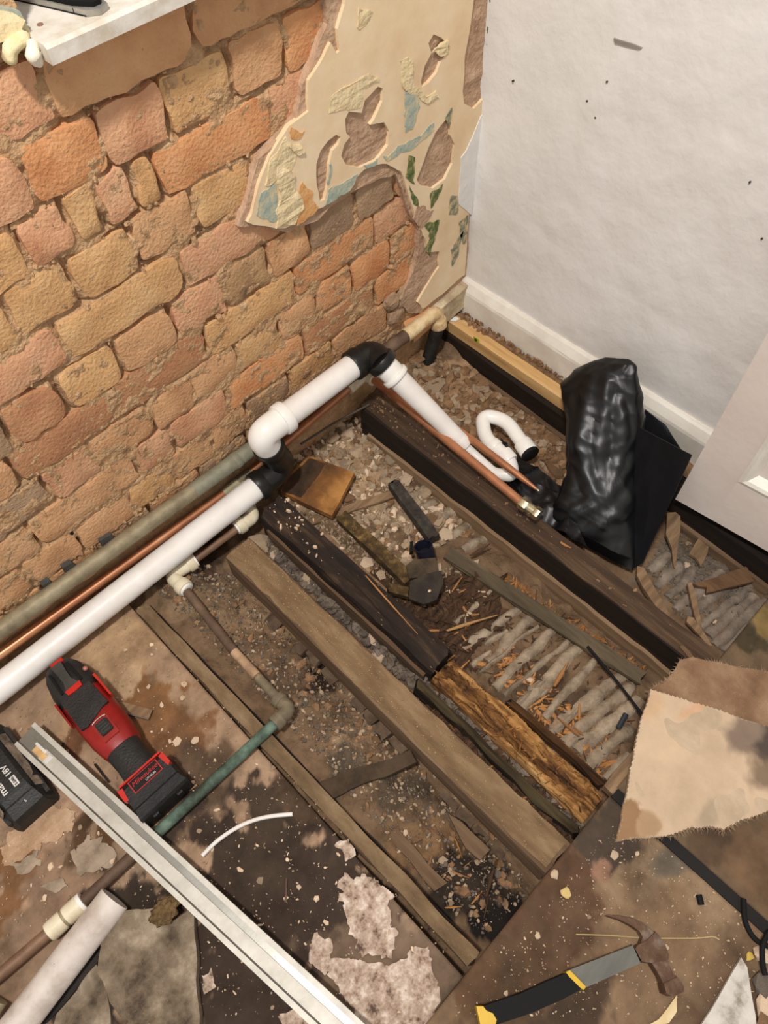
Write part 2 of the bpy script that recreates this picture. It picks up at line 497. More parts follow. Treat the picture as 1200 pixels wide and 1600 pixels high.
for (zi, js, keys, _) in COURSES:
    z0, z1 = ZK[zi], ZK[zi - 1]
    xs = [W(a, b, y=0).x for a, b in js]
    for k in range(len(xs) - 1):
        _sd += 1; random.seed(_sd * 13)
        g = 0.0042 if zi < 8 else 0.0034
        proud = random.uniform(0.003, 0.006) if zi < 8 else random.uniform(0.002, 0.004)
        if keys[k] == 's': proud = 0.003
        dz = random.uniform(-.003, .003)
        BRECT.append((xs[k] + g, xs[k + 1] - g, z0 + g + dz, z1 - g + dz))
        brick_part(xs[k] + g, xs[k + 1] - g, z0 + g + dz, z1 - g + dz + random.uniform(-.002, .001), keys[k], _sd, proud)

def mortar_mesh():
    """the mortar bed: rough, nearly flush, with open cracks along many of the bricks"""
    st = 0.0028; z0, z1, x0, x1 = -0.17, 1.02, -1.22, 0.0
    nx, nz = int((x1 - x0) / st) + 1, int((z1 - z0) / st) + 1
    X = np.linspace(x0, x1, nx); Z = np.linspace(z0, z1, nz)
    D = np.full((nz, nx), 1.0)
    for (a, b, c, d) in BRECT:
        i0, i1 = np.searchsorted(X, [a - .02, b + .02]); j0, j1 = np.searchsorted(Z, [c - .02, d + .02])
        if i1 <= i0 or j1 <= j0: continue
        dx = np.maximum(a - X[i0:i1], X[i0:i1] - b)[None, :]; dz = np.maximum(c - Z[j0:j1], Z[j0:j1] - d)[:, None]
        dd = np.where((dx > 0) & (dz > 0), np.hypot(np.maximum(dx, 0), np.maximum(dz, 0)), np.maximum(dx, dz))
        D[j0:j1, i0:i1] = np.minimum(D[j0:j1, i0:i1], dd)
    vs = []
    for j in range(nz):
        z = float(Z[j])
        for i in range(nx):
            x = float(X[i])
            n = 0.0030 * fbm(Vector((x * 42, 3, z * 55)), 4) + 0.0022 * fbm(Vector((x * 150, 8, z * 170)), 3)
            d = float(D[j, i])
            if d < 0.012:
                gate = min(1, max(0, noise.noise(Vector((x * 20, 5, z * 24))) * 3.2 + .5))
                low = .5 + .5 * min(1, max(0, noise.noise(Vector((x * 9, 1, z * 9))) * 3 + .5))
                n += 0.017 * gate * (.35 + .65 * low) * math.exp(-((d - 0.0022) / 0.0024) ** 2)
            y = -0.0018 + n
            if z < 0.02: y = 0.001 + n * 0.35 + 0.004 * math.sin(z * 40)
            vs.append((x, y, z))
    a = (np.arange(nz - 1)[:, None] * nx + np.arange(nx - 1)[None, :]).ravel()
    fs = np.stack([a, a + 1, a + nx + 1, a + nx], 1)
    fx = X[a % nx]; fz = Z[a // nx]
    fs = fs[~((fx > s0.x + .004) & (fx < SX1) & (fz > sz0 + .004))].tolist()
    me = bpy.data.meshes.new('mortar'); me.from_pydata(vs, [], fs)
    me.polygons.foreach_set('use_smooth', [True] * len(me.polygons))
    return mesh_obj('mortar', me, M_MORTAR, wallL)
mortar_mesh()
# crumbs of mortar standing proud in the joints
def _joint(rng):
    zi = rng.randrange(2, 12); z = ZK[zi] + rng.uniform(-.006, .006); x = rng.uniform(-1.1, -0.1)
    if x > -0.45 and z > 0.33: return None
    return (x, -0.002 + rng.uniform(-.002, .002), z)
_o = crumbs('mortar_crumbs', 260, _joint, (0.003, 0.012), M_MORTAR, parent=wallL, seed=5)

# ------------------------------------------------------------------ plaster scraps on the brick wall
def wall2(px): return [(W(a, b, y=0).x, W(a, b, y=0).z) for a, b in px]
def skin(name, px, holes, front, back, m, amp=0.0, step=0.012, seed=0, wob=0.0, parent=None, bev=0.0):
    o2 = wall2(px)
    if amp: o2 = [(q.x, q.y) for q in jag([Vector(p) for p in o2], step, amp, seed)]
    hs = []
    for i, h in enumerate(holes):
        h2 = wall2(h)
        hs.append([(q.x, q.y) for q in jag([Vector(p) for p in h2], step, amp * .7, seed + i + 1)])
    def top(p): return Vector((p[0], -front - wob * fbm(Vector((p[0] * 30, seed, p[1] * 30)), 3), p[1]))
    def bot(p): return Vector((p[0], -back, p[1]))
    return build(name, slab(bmesh.new(), o2, hs, top, bot), m, parent or wallL, bevel=bev, sharp=60)

RENDER_PX = [(498, -60), (500, 0), (502, 30), (490, 60), (478, 95), (462, 125), (452, 175), (430, 205), (398, 240), (383, 290), (364, 346), (405, 352), (440, 358), (487, 336), (507, 318), (545, 292), (582, 275), (611, 266), (617, 282), (634, 330), (645, 355), (648, 385), (640, 410), (630, 440), (618, 462), (632, 482), (650, 485), (722, 440), (726, 320), (762, 0), (775, -120)]
skin('bare_render', RENDER_PX, [], 0.0125, -0.004, M_RENDER, amp=0.004, seed=2, wob=0.003, bev=0.0015)
CREAM_PX = [(526, -60), (524, 0), (514, 36), (518, 74), (513, 78), (502, 58), (484, 96), (468, 120), (470, 166), (438, 190), (408, 236), (392, 280), (382, 326), (374, 340), (404, 345), (424, 350), (448, 342), (476, 322), (493, 314), (524, 288), (556, 258), (592, 250), (616, 260), (622, 282), (633, 316), (646, 350), (654, 368), (658, 388), (676, 386), (676, 410), (654, 446), (642, 466), (650, 477), (716, 424), (722, 330), (760, 0), (772, -120)]
H1 = [(576, 128), (584, 132), (584, 152), (572, 180), (566, 188), (588, 184), (596, 200), (594, 220), (576, 244), (548, 256), (528, 252), (520, 236), (524, 218), (534, 206), (528, 200), (526, 180), (532, 168), (552, 168), (557, 148)]
H1B = [(512, 202), (519, 206), (516, 218), (506, 228), (501, 248), (499, 280), (495, 304), (487, 306), (482, 280), (482, 248), (488, 228), (499, 212)]
H2 = [(664, 46), (676, 52), (688, 68), (688, 76), (676, 88), (668, 108), (656, 124), (646, 130), (644, 120), (650, 96), (660, 76), (656, 60)]
H3 = [(684, 180), (692, 184), (690, 204), (698, 220), (696, 248), (684, 272), (664, 288), (648, 284), (640, 272), (648, 252), (656, 224), (668, 200)]
H4 = [(733, -60), (755, -60), (752, 2), (748, 80), (743, 148), (728, 164), (713, 156), (711, 136), (713, 80), (721, 36)]
skin('cream_plaster', CREAM_PX, [H1, H1B, H2, H3, H4], 0.0172, 0.010, M_CREAM, amp=0.0026, step=0.010, seed=11, bev=0.0006)
def flake(name, px, m, front=0.0179, seed=0, amp=0.003, wob=0.0, bk=0.0165):
    return skin(name, px, [], front, bk, m, amp=amp, step=0.0045, seed=seed, wob=wob)
for i, (nm, m, px, fr, wob) in enumerate([
    ('blue_flake', M_BLUE, [(394, 292), (416, 276), (420, 304), (420, 334), (400, 336), (385, 326)], .0182, 0),
    ('filler_lump', M_PALE, [(420, 252), (444, 262), (452, 292), (460, 316), (448, 341), (418, 346), (422, 300)], .0196, .004),
    ('filler_lump', M_PALE, [(410, 240), (434, 204), (452, 232), (440, 258), (418, 272), (400, 280)], .0182, .002),
    ('orange_flake', M_ORANGE, [(460, 276), (474, 296), (484, 316), (462, 338), (450, 341), (453, 304)], .0184, 0),
    ('orange_flake', M_ORANGE, [(440, 192), (460, 196), (456, 206), (441, 210)], .0184, 0),
    ('paper_scrap', M_PALE, [(438, 214), (456, 214), (461, 232), (448, 235)], .022, .004),
    ('blue_flake', M_BLUE, [(500, 288), (524, 276), (546, 264), (534, 288), (510, 306), (496, 312)], .0181, 0),
    ('blue_flake', M_BLUE, [(502, 250), (506, 246), (503, 276), (500, 280)], .0181, 0),
    ('blue_flake', M_BLUE, [(556, 250), (576, 241), (576, 248), (560, 257)], .0181, 0),
    ('blue_flake', M_BLUE, [(586, 238), (612, 222), (644, 204), (664, 184), (666, 198), (640, 220), (608, 237), (590, 244)], .0181, 0),
    ('blue_flake', M_BLUE, [(620, 136), (640, 140), (643, 160), (632, 192), (621, 199), (618, 172)], .0183, 0),
    ('filler_lump', M_PALE, [(612, 90), (630, 86), (634, 130), (652, 142), (668, 136), (672, 144), (650, 152), (618, 136)], .019, .002),
    ('filler_lump', M_PALE, [(500, 148), (524, 126), (570, 108), (578, 122), (554, 132), (550, 162), (524, 167), (498, 168)], .0181, .001),
    ('filler_lump', M_PALE, [(544, 10), (572, 12), (566, 34), (546, 40)], .0185, .003),
    ('filler_lump', M_PALE, [(676, 56), (688, 60), (688, 74), (674, 80), (668, 74), (660, 76)], .0195, .004),
    ('green_flake', M_GREEN, [(628, 236), (636, 236), (634, 282), (622, 272)], .0182, 0),
    ('green_flake', M_GREEN, [(652, 344), (676, 336), (669, 366), (661, 390), (652, 380), (662, 364)], .0182, 0),
    ('green_flake', M_TEAL, [(692, 300), (704, 298), (704, 328), (690, 328)], .0182, 0),
    ('green_flake', M_GREEN, [(662, 296), (680, 281), (673, 303), (662, 316)], .0182, 0),
    ('green_flake', M_GREEN, [(628, 285), (640, 300), (642, 312), (634, 312)], .0182, 0),
    ('green_flake', M_TEAL, [(706, 340), (720, 330), (718, 372), (712, 376)], .0182, 0),
    ('green_flake', M_TEAL, [(694, 384), (712, 352), (706, 392), (696, 410)], .0182, 0),
    ('green_flake', M_GREEN, [(752, -10), (758, -10), (752, 60), (748, 96), (746, 92)], .0182, 0),
    ('blue_flake', M_TEAL, [(684, 176), (693, 160), (692, 178), (688, 190)], .0185, 0),
    ('render_patch', M_RENDER, [(640, 314), (664, 320), (660, 336), (645, 354), (634, 332)], .0182, .001)]):
    flake(nm, px, m, fr, 30 + i, 0.0022 if m is M_TEAL else 0.0042, wob)
skin('white_paint_edge', [(738, 176), (744, 168), (734, 260), (725, 330), (704, 312), (708, 240), (716, 230)], [], 0.0186, 0.015, M_WHITEWALL, amp=0.0015, seed=71, step=0.01)

# broken old plaster ledge with one orange brick showing, low in the corner
lx0, lx1 = W(634, 488, y=-.02).x, -0.004
_b = bmesh.new()
beam(_b, (W(668, 470, y=-.014).x, -0.016, 0.066), (lx1, -0.016, 0.078), 0.030, 0.05, nseg=10, amp=0.004, seed=4)
build('plaster_ledge', _b, mat('ledge_plaster', [(0.35, (160, 140, 112)), (0.6, (206, 190, 158)), (0.8, (222, 206, 172))], scale=25, rough=0.8, bump=0.5), wallL, smooth=True)
_b = bmesh.new(); beam(_b, (W(636, 494, y=-.014).x, -0.014, 0.066), (W(672, 468, y=-.014).x, -0.014, 0.074), 0.024, 0.042, nseg=5, amp=0.003, seed=9)
build('brick', _b, BR['o'], wallL, smooth=True)
for i, (px, sc) in enumerate([((612, 470), .02), ((622, 486), .018), ((614, 496), .016), ((628, 470), .016), ((632, 455), .018)]):
    p = W(px[0], px[1], y=-.006); b_ = bmesh.new(); bmesh.ops.create_icosphere(b_, subdivisions=2, radius=sc)
    for v in b_.verts: v.co = Vector((v.co.x, v.co.y * .45, v.co.z)) * (1 + .5 * noise.noise(v.co * 60 + Vector((i, 0, 0)))) + p
    build('broken_mortar_lump', b_, BR['g'], wallL)

# black rot/soot blotch is in the sooty brick; grey slate packers by the old pipe
M_SLATE = mat('slate', [(0.35, (58, 58, 54)), (0.7, (86, 86, 80))], scale=30, rough=0.7, bump=0.3)
for px in [[(92, 880), (106, 872), (116, 880), (100, 894)], [(150, 838), (168, 828), (177, 842), (158, 853)], [(60, 908), (72, 900), (80, 908), (68, 918)]]:
    skin('slate_packer', px, [], 0.012, -0.01, M_SLATE, amp=.001, seed=3)
skin('dark_gap', [(104, 830), (111, 826), (122, 848), (116, 852)], [], 0.0015, -0.01, flat('hole_black', (16, 13, 10), rough=1) , amp=0.001, seed=8)

# ------------------------------------------------------------------ white wall, skirting, door
def white_wall():
    st = 0.012; y0, y1, z0, z1 = -1.65, 0.0, -0.17, 1.02
    ny, nz = int((y1 - y0) / st) + 1, int((z1 - z0) / st) + 1; vs = []; fs = []
    for j in range(nz):
        for i in range(ny):
            y = y0 + (y1 - y0) * i / (ny - 1); z = z0 + (z1 - z0) * j / (nz - 1)
            n = 0.0035 * fbm(Vector((2, y * 6, z * 6)), 3) + 0.0009 * fbm(Vector((2, y * 38, z * 38)), 3)
            n += 0.002 * math.exp(-((z - 0.30 - 0.06 * math.sin(y * 3)) / 0.012) ** 2) * (0.5 + noise.noise(Vector((y * 9, 0, 0))))
            n += 0.004 * max(0, 1 + y / 0.05) ** 2 * noise.noise(Vector((5, y * 20, z * 16)))
            vs.append((-0.0005 + n * .8, y, z))
    for j in range(nz - 1):
        for i in range(ny - 1):
            a = j * ny + i; fs.append((a + 1, a, a + ny, a + ny + 1))
    o0 = len(vs)
    per = [i for i in range(ny)] + [j * ny + ny - 1 for j in range(1, nz)] + [(nz - 1) * ny + i for i in range(ny - 2, -1, -1)] + [j * ny for j in range(nz - 2, 0, -1)]
    for k in per: vs.append((0.10, vs[k][1], vs[k][2]))
    for k in range(len(per)): fs.append((per[k], per[(k + 1) % len(per)], o0 + (k + 1) % len(per), o0 + k))
    fs.append(tuple(range(o0, o0 + len(per))))
    me = bpy.data.meshes.new('wall_right'); me.from_pydata(vs, [], fs)
    me.polygons.foreach_set('use_smooth', [True] * len(me.polygons))
    me.set_sharp_from_angle(angle=math.radians(50))
    return link_props(mesh_obj('wall_right', me, M_WHITEWALL), kind='structure')
wallR = white_wall()
def wall_mark(name, px, m, th=0.0012):
    pts = [W(a, b, x=-0.001) for a, b in px]
    b_ = slab(bmesh.new(), [(p.y, p.z) for p in pts], [], lambda p: Vector((-0.001 - th - 0.0024, p[0], p[1])), lambda p: Vector((0.003, p[0], p[1])))
    return build(name, b_, m, wallR)
M_SCUFF = flat('scuff_grey', (150, 142, 132), rough=0.9)
M_HOLE = flat('pin_hole', (60, 50, 42), rough=1)
wall_mark('scuff', [(960, 59), (972, 63), (990, 68), (1004, 74), (1000, 76), (982, 72), (962, 66)], M_SCUFF, 0)
for a, b in [(931, 183), (949, 127), (802, 126), (918, 157), (1172, 284), (1191, 372)]:
    wall_mark('pin_hole', [(a - 1.2, b - .8), (a + 1, b - 1.2), (a + 1.3, b + 1.3), (a - .8, b + 1.2)], M_HOLE, 0.0)

def extrude_y(name, prof, y0, y1, m, parent=None, wob=0.0, n=30, bevel=0.0):
    bm = bmesh.new(); rows = []
    for k in range(n + 1):
        y = y0 + (y1 - y0) * k / n
        rows.append([bm.verts.new((x + wob * noise.noise(Vector((y * 14, i, 2))), y, z + wob * noise.noise(Vector((y * 14, i, 7))))) for i, (x, z) in enumerate(prof)])
    P = len(prof)
    for a, b in zip(rows, rows[1:]):
        for i in range(P): bm.faces.new((a[i], a[(i + 1) % P], b[(i + 1) % P], b[i]))
    bm.faces.new(rows[0][::-1]); bm.faces.new(rows[-1])
    return build(name, bm, m, parent)
sk = extrude_y('baseboard_right', [(0.002, -0.012), (0.002, 0.083), (-0.006, 0.083), (-0.010, 0.080), (-0.0195, 0.066), (-0.021, 0.060), (-0.021, -0.012)], -0.004, -1.5, M_SKIRT, wob=0.0012)
link_props(sk, kind='structure')

# door leaf standing open against the white wall
D0 = W(1055, 780, z=0.012); D1 = W(1200, 862, z=0.012)
du = (D1 - D0).normalized(); du.z = 0; dn = Vector((-1, 0, 0)); dn = (dn - du * dn.dot(du)).normalized()
door = empty('door_1', (D0.x, D0.y, 0.012), kind='structure')
def dpt(u, w, d): return D0 + du * u + Vector((0, 0, 1)) * w + dn * d
b_ = bmesh.new()
def dbox(bm, u0, u1, w0, w1, d0, d1):
    q = [[bm.verts.new(dpt(u, w, d)) for (u, w) in ((u0, w0), (u1, w0), (u1, w1), (u0, w1))] for d in (d0, d1)]
    for i in range(4): bm.faces.new((q[0][i], q[0][(i + 1) % 4], q[1][(i + 1) % 4], q[1][i]))
    bm.faces.new(q[0][::-1]); bm.faces.new(q[1])
PU, PW = None, None
_pp = W(1152, 753, x=D0.x + 0.006); PU = (Vector((_pp.x, _pp.y, 0)) - Vector((D0.x, D0.y, 0))).dot(du); PW = _pp.z - 0.012
dbox(b_, 0, PU, 0, 1.02, -0.036, 0.0); build('stile', b_, M_DOOR, door, bevel=0.0025)
b_ = bmesh.new(); dbox(b_, PU, 0.66, 0, PW, -0.036, 0.0); build('bottom_rail', b_, M_DOOR, door)
b_ = bmesh.new(); dbox(b_, PU, 0.66, PW, 1.02, -0.026, -0.012); build('panel', b_, M_DOOR, door)
b_ = bmesh.new()
for (a, b) in (((PU, PW), (0.66, PW)), ((PU, PW), (PU, 1.02))):
    hor = a[1] == b[1]
    prof = [(0, 0.001), (0.006, 0.003), (0.012, 0.0005), (0.020, -0.010), (0.022, -0.013), (0, -0.013)]
    rows = []
    for (uu, ww) in (a, b):
        rows.append([b_.verts.new(dpt(uu + (o if hor and uu == PU else (0 if hor else o)), ww + (o if hor else (o if ww == PW else 0)), d)) for o, d in prof])
    for i in range(6): b_.faces.new((rows[0][i], rows[0][(i + 1) % 6], rows[1][(i + 1) % 6], rows[1][i]))
    b_.faces.new(rows[0][::-1]); b_.faces.new(rows[1])
build('panel_moulding', b_, M_SKIRT, door)

# window sill at the top left
sill = empty('window_sill', (s0.x, 0, sz0), 'white painted window sill with dusty top jutting from the brick wall', 'window sill')
M_SILL = mat('sill_paint', [(0.32, (196, 184, 166)), (0.55, (218, 210, 198)), (0.75, (226, 220, 210))], scale=34, rough=0.5, bump=0.15, speck=[(330, 0.10, (170, 144, 114), 0.5)])
b_ = bmesh.new()
prof = [(0.165, sz0), (0.165, sz1), (-SP + 0.004, sz1), (-SP, sz1 - 0.003), (-SP, sz0)]
rows = [[b_.verts.new((x, y, z)) for y, z in prof] for x in (s0.x, SX1)]
for i in range(5): b_.faces.new((rows[0][i], rows[0][(i + 1) % 5], rows[1][(i + 1) % 5], rows[1][i]))
b_.faces.new(rows[0][::-1]); b_.faces.new(rows[1])
build('board', b_, M_SILL, sill)
b_ = bmesh.new(); p = W(63, 39, z=sz1); bmesh.ops.create_cone(b_, cap_ends=True, segments=10, radius1=.003, radius2=.003, depth=.0012)
for v in b_.verts: v.co += Vector((p.x, p.y, sz1 + .0004))
build('screw_head', b_, flat('screw_rust', (150, 116, 100), rough=.6), sill)
M_FOAM = mat('old_foam', [(0.35, (214, 196, 146)), (0.65, (238, 226, 190))], scale=60, rough=0.7, bump=0.4)
def blob(name, pts, m, parent=None, seed=0, nz=0.2):
    b_ = bmesh.new(); tube(b_, [p for p, r in pts], [r for p, r in pts], seg=10)
    bmesh.ops.subdivide_edges(b_, edges=b_.edges, cuts=1, use_grid_fill=True)
    for v in b_.verts: v.co += Vector((noise.noise(v.co * 90), noise.noise(v.co * 90 + Vector((5, 0, 0))), noise.noise(v.co * 90 + Vector((0, 7, 0))))) * nz * 0.012
    return build(name, b_, m, parent, smooth=True, sharp=180)
win = empty('window_1', (s0.x + .17, .165, sz1), kind='structure')
for (xa, xb, za, zb) in ((s0.x, SX1, sz1, sz1 + .04), (s0.x, s0.x + .035, sz1 + .04, 1.02), (SX1 - .035, SX1, sz1 + .04, 1.02)):
    b_ = bmesh.new(); box(b_, ((xa + xb) / 2, .16, (za + zb) / 2), (xb - xa, .03, zb - za)); build('frame', b_, M_SILL, win, bevel=.002)
b_ = bmesh.new(); box(b_, (s0.x + .17, .165, (sz1 + 1.06) / 2), (.28, .006, .98 - sz1)); build('pane', b_, flat('night_glass', (26, 28, 32), rough=.08), win)
f1 = blob('expanding_foam', [(W(44, 56, y=-.012), .003), (W(38, 60, y=-.02), .0062), (W(26, 68, y=-.022), .0066), (W(17, 78, y=-.022), .0070), (W(16, 90, y=-.02), .0070), (W(24, 98, y=-.018), .003)], M_FOAM, None, 1)
link_props(f1, 'curled bead of yellowish set foam left of the white sill end', 'foam')
f2 = blob('expanding_foam', [(W(52, 66, y=-.016), .003), (W(50, 72, y=-.028), .0070), (W(53, 84, y=-.03), .0076), (W(56, 95, y=-.026), .0064), (W(61, 102, y=-.026), .003)], mat('pale_foam', [(0.35, (230, 220, 196)), (0.65, (246, 240, 224))], scale=60, rough=.7, bump=.3), None, 2)
link_props(f2, 'whiter lump of set foam touching the end of the white sill', 'foam')
# plaster scrap beyond the sill, at the frame's corner
skin('blue_flake', [(-40, 0), (20, 10), (37, 48), (12, 52), (-10, 60), (-40, 40)], [], 0.012, -0.002, M_BLUE, amp=.002, seed=80)
skin('filler_lump', [(-30, 10), (6, 14), (24, 22), (16, 40), (6, 52), (-20, 60)], [], 0.016, 0.01, M_PALE, amp=.003, seed=81, wob=.004)
skin('bare_render', [(-60, 50), (12, 54), (32, 52), (22, 64), (4, 70), (-60, 100)], [], 0.010, -0.004, M_RENDER, amp=.004, seed=82, wob=.004)
# ------------------------------------------------------------------ floor, subfloor, joists
ZL, ZJ, ZB, YE = -0.035, -0.018, -0.105, -0.823      # left subfloor, joist tops, rubble bed, cut edge of the front boards
M_DIRT = mat('plaster_dirt', [(0.26, (150, 146, 140)), (0.5, (214, 211, 207)), (0.74, (255, 253, 250))], scale=26, detail=9, rough=0.97, bump=0.9, bscale=90, attr='tint', bdist=0.006,
             speck=[(420, 0.05, (186, 166, 138), 0.4)])
M_SUB = mat('dusty_subfloor', [(0.26, (150, 146, 140)), (0.5, (214, 211, 207)), (0.74, (255, 253, 250))], scale=22, detail=9, rough=0.95, bump=0.5, bscale=120, attr='tint', bdist=0.003,
            speck=[(520, 0.05, (200, 178, 150), 0.4)])
M_BOARD = mat('old_floor_sheet', [(0.26, (150, 146, 140)), (0.5, (214, 211, 207)), (0.74, (255, 253, 250))], scale=16, detail=9, rough=0.85, bump=0.35, bscale=90, attr='tint', bdist=0.003,
              speck=[(520, 0.045, (196, 176, 148), 0.4)])
M_KEY = mat('plaster_key', [(0.3, (120, 104, 86)), (0.55, (160, 142, 120)), (0.75, (184, 166, 142))], scale=40, rough=0.95, bump=0.7, bscale=150, rnd=1, vary=.1, speck=[(420, .10, (90, 68, 50), .7)])
M_KEYG = mat('grey_plaster_key', [(0.3, (104, 92, 80)), (0.55, (136, 122, 108)), (0.75, (160, 146, 130))], scale=40, rough=0.95, bump=0.6, bscale=150, rnd=1, vary=.1)
YST = (1, 0.07, 1)
M_JDARK = mat('dark_timber', [(0.25, (38, 27, 19)), (0.5, (70, 52, 37)), (0.75, (112, 88, 64))], scale=60, stretch=YST, rough=0.85, bump=0.6, bscale=90, bdist=0.003, speck=[(190, 0.05, (170, 140, 100), 0.7)])
M_JROT = mat('blackened_timber', [(0.3, (22, 16, 11)), (0.55, (44, 32, 23)), (0.8, (92, 72, 52))], scale=50, stretch=(1, .2, 1), rough=0.85, bump=0.9, bscale=110, bdist=0.004, speck=[(190, 0.07, (180, 146, 104), 0.7)])
M_JBLACK = mat('stained_timber', [(0.3, (16, 10, 6)), (0.55, (30, 20, 12)), (0.8, (52, 36, 23))], scale=60, stretch=YST, rough=0.75, bump=0.4, bscale=70, bdist=0.003)
M_JDUST = mat('dusty_timber', [(0.25, (88, 68, 48)), (0.5, (122, 98, 70)), (0.75, (150, 126, 96))], scale=40, stretch=(1, .25, 1), rough=0.95, bump=0.5, bscale=200, bdist=0.002)
M_JSIDE = mat('timber_side', [(0.25, (72, 54, 39)), (0.5, (108, 85, 63)), (0.75, (136, 112, 86))], scale=60, stretch=YST, rough=0.9, bump=0.4, bscale=80, bdist=0.002)
M_STRIP = mat('pale_timber_strip', [(0.25, (98, 76, 54)), (0.5, (138, 112, 84)), (0.75, (164, 138, 108))], scale=60, stretch=YST, rough=0.9, bump=0.4, bscale=80, bdist=0.002)
M_PINE = mat('new_pine', [(0.3, (176, 134, 84)), (0.5, (206, 166, 110)), (0.7, (220, 184, 132))], scale=60, stretch=YST, rough=0.7, bump=0.2, bscale=60, bdist=0.002, speck=[(200, .09, (120, 96, 70), .7)])
M_ROT = mat('rotten_heartwood', [(0.32, (40, 24, 12)), (0.41, (110, 74, 38)), (0.50, (172, 126, 72)), (0.60, (200, 158, 100)), (0.8, (222, 190, 136))], scale=26, stretch=(1, .14, 1), detail=12, rough=0.95, bump=1.0, bscale=110, bdist=0.006)
M_ROTD = mat('dark_rotten_wood', [(0.32, (40, 26, 14)), (0.5, (92, 60, 28)), (0.66, (160, 108, 52))], scale=40, stretch=(1, .14, 1), detail=10, rough=0.95, bump=0.8, bscale=110, bdist=0.005)
M_SPL = mat('orange_splinter', [(0.3, (128, 84, 44)), (0.6, (184, 130, 76)), (0.8, (206, 160, 106))], scale=60, stretch=(.3, 2, 2), rough=0.85, bump=0.3, rnd=1, vary=.3)
M_SPLT = mat('tan_fibre', [(0.3, (120, 84, 46)), (0.6, (176, 134, 84)), (0.8, (204, 166, 116))], scale=60, rough=0.9, bump=0.3)
M_SPLD = mat('dark_splinter', [(0.3, (44, 30, 20)), (0.6, (86, 62, 42)), (0.8, (120, 92, 64))], scale=60, stretch=(.3, 2, 2), rough=0.9, bump=0.3, rnd=1, vary=.2)
M_OLDW = mat('old_grey_wood', [(0.25, (84, 64, 46)), (0.5, (126, 100, 74)), (0.75, (160, 132, 100))], scale=70, stretch=(.12, 1, 1), rough=0.9, bump=0.5, bscale=90, bdist=0.002, rnd=1)
M_RUB = mat('rubble', [(0.3, (140, 116, 92)), (0.5, (178, 154, 126)), (0.75, (206, 184, 156))], scale=45, rough=0.97, bump=0.5, bscale=160, rnd=1, vary=.28)
M_RUBP = mat('pale_rubble', [(0.3, (190, 160, 130)), (0.6, (220, 196, 168)), (0.8, (236, 218, 194))], scale=45, rough=0.95, bump=0.4, bscale=160, rnd=1, vary=.12)
M_RUBB = mat('brown_rubble', [(0.3, (92, 68, 46)), (0.5, (136, 104, 74)), (0.75, (172, 140, 106))], scale=45, rough=0.97, bump=0.5, bscale=160, rnd=1, vary=.25)
M_RUBG = mat('grey_rubble', [(0.3, (78, 68, 58)), (0.5, (110, 98, 86)), (0.75, (146, 132, 116))], scale=45, rough=0.97, bump=0.5, bscale=160, rnd=1, vary=.2)

J0L, J0R = W(212, 955, z=-.03).x, W(236, 950, z=-.03).x
J1L, J1R = W(520, 1035, z=ZJ).x, W(580, 1025, z=ZJ).x
J1R = J1L + 0.054
J2L, J2R = W(500, 890, z=ZJ).x, W(545, 865, z=ZJ).x
J3L, J3R = -0.329, -0.287
def bl(px, py, ra, rb, ang, col, hard=3.0, z=ZL):
    p = W(px, py, z=z); s = 0.00092
    return (p.x, p.y, ra * s, rb * s, ang, tuple(v / 255 for v in col), hard)
def blobs(lst, z): return [bl(*(a if len(a) == 7 else (*a, 3.0)), z=z) for a in lst]

floor = empty('floor', (-0.6, -0.45, -0.14), kind='structure')
def bed_z(x, y):
    t = [(-1.1, -.07), (J0R, -.055), (-.80, -.062), (J1L, -.105), (J1R, -.108), (J2L, -.106), (J2R, -.104), (J3L - .05, -.106), (J3L, -.118), (J3R, -.095), (-.20, -.082), (-.07, -.085), (0.0, -.03)]
    z = t[-1][1]
    for (a, za), (b, zb) in zip(t, t[1:]):
        if a <= x <= b: z = za + (zb - za) * (x - a) / (b - a); break
    if x < t[0][0]: z = t[0][1]
    if x > -0.07: z = -.05
    if y > -0.22: z += 0.02 * min(1, (y + .22) / .2) * (1 if x > J2R else .4)
    if J1R < x < J2L + .03 and y < -.46: z += .040 * min(1, (-.46 - y) / .10)
    if J3R < x < -.07 and y > -.4: z += .012
    if x < J1L and y < -.55: z -= .03 * min(1, (-.55 - y) / .15)
    return z + 0.009 * fbm(Vector((x * 28, y * 28, 1)), 4) + 0.0035 * fbm(Vector((x * 90, y * 90, 4)), 3)
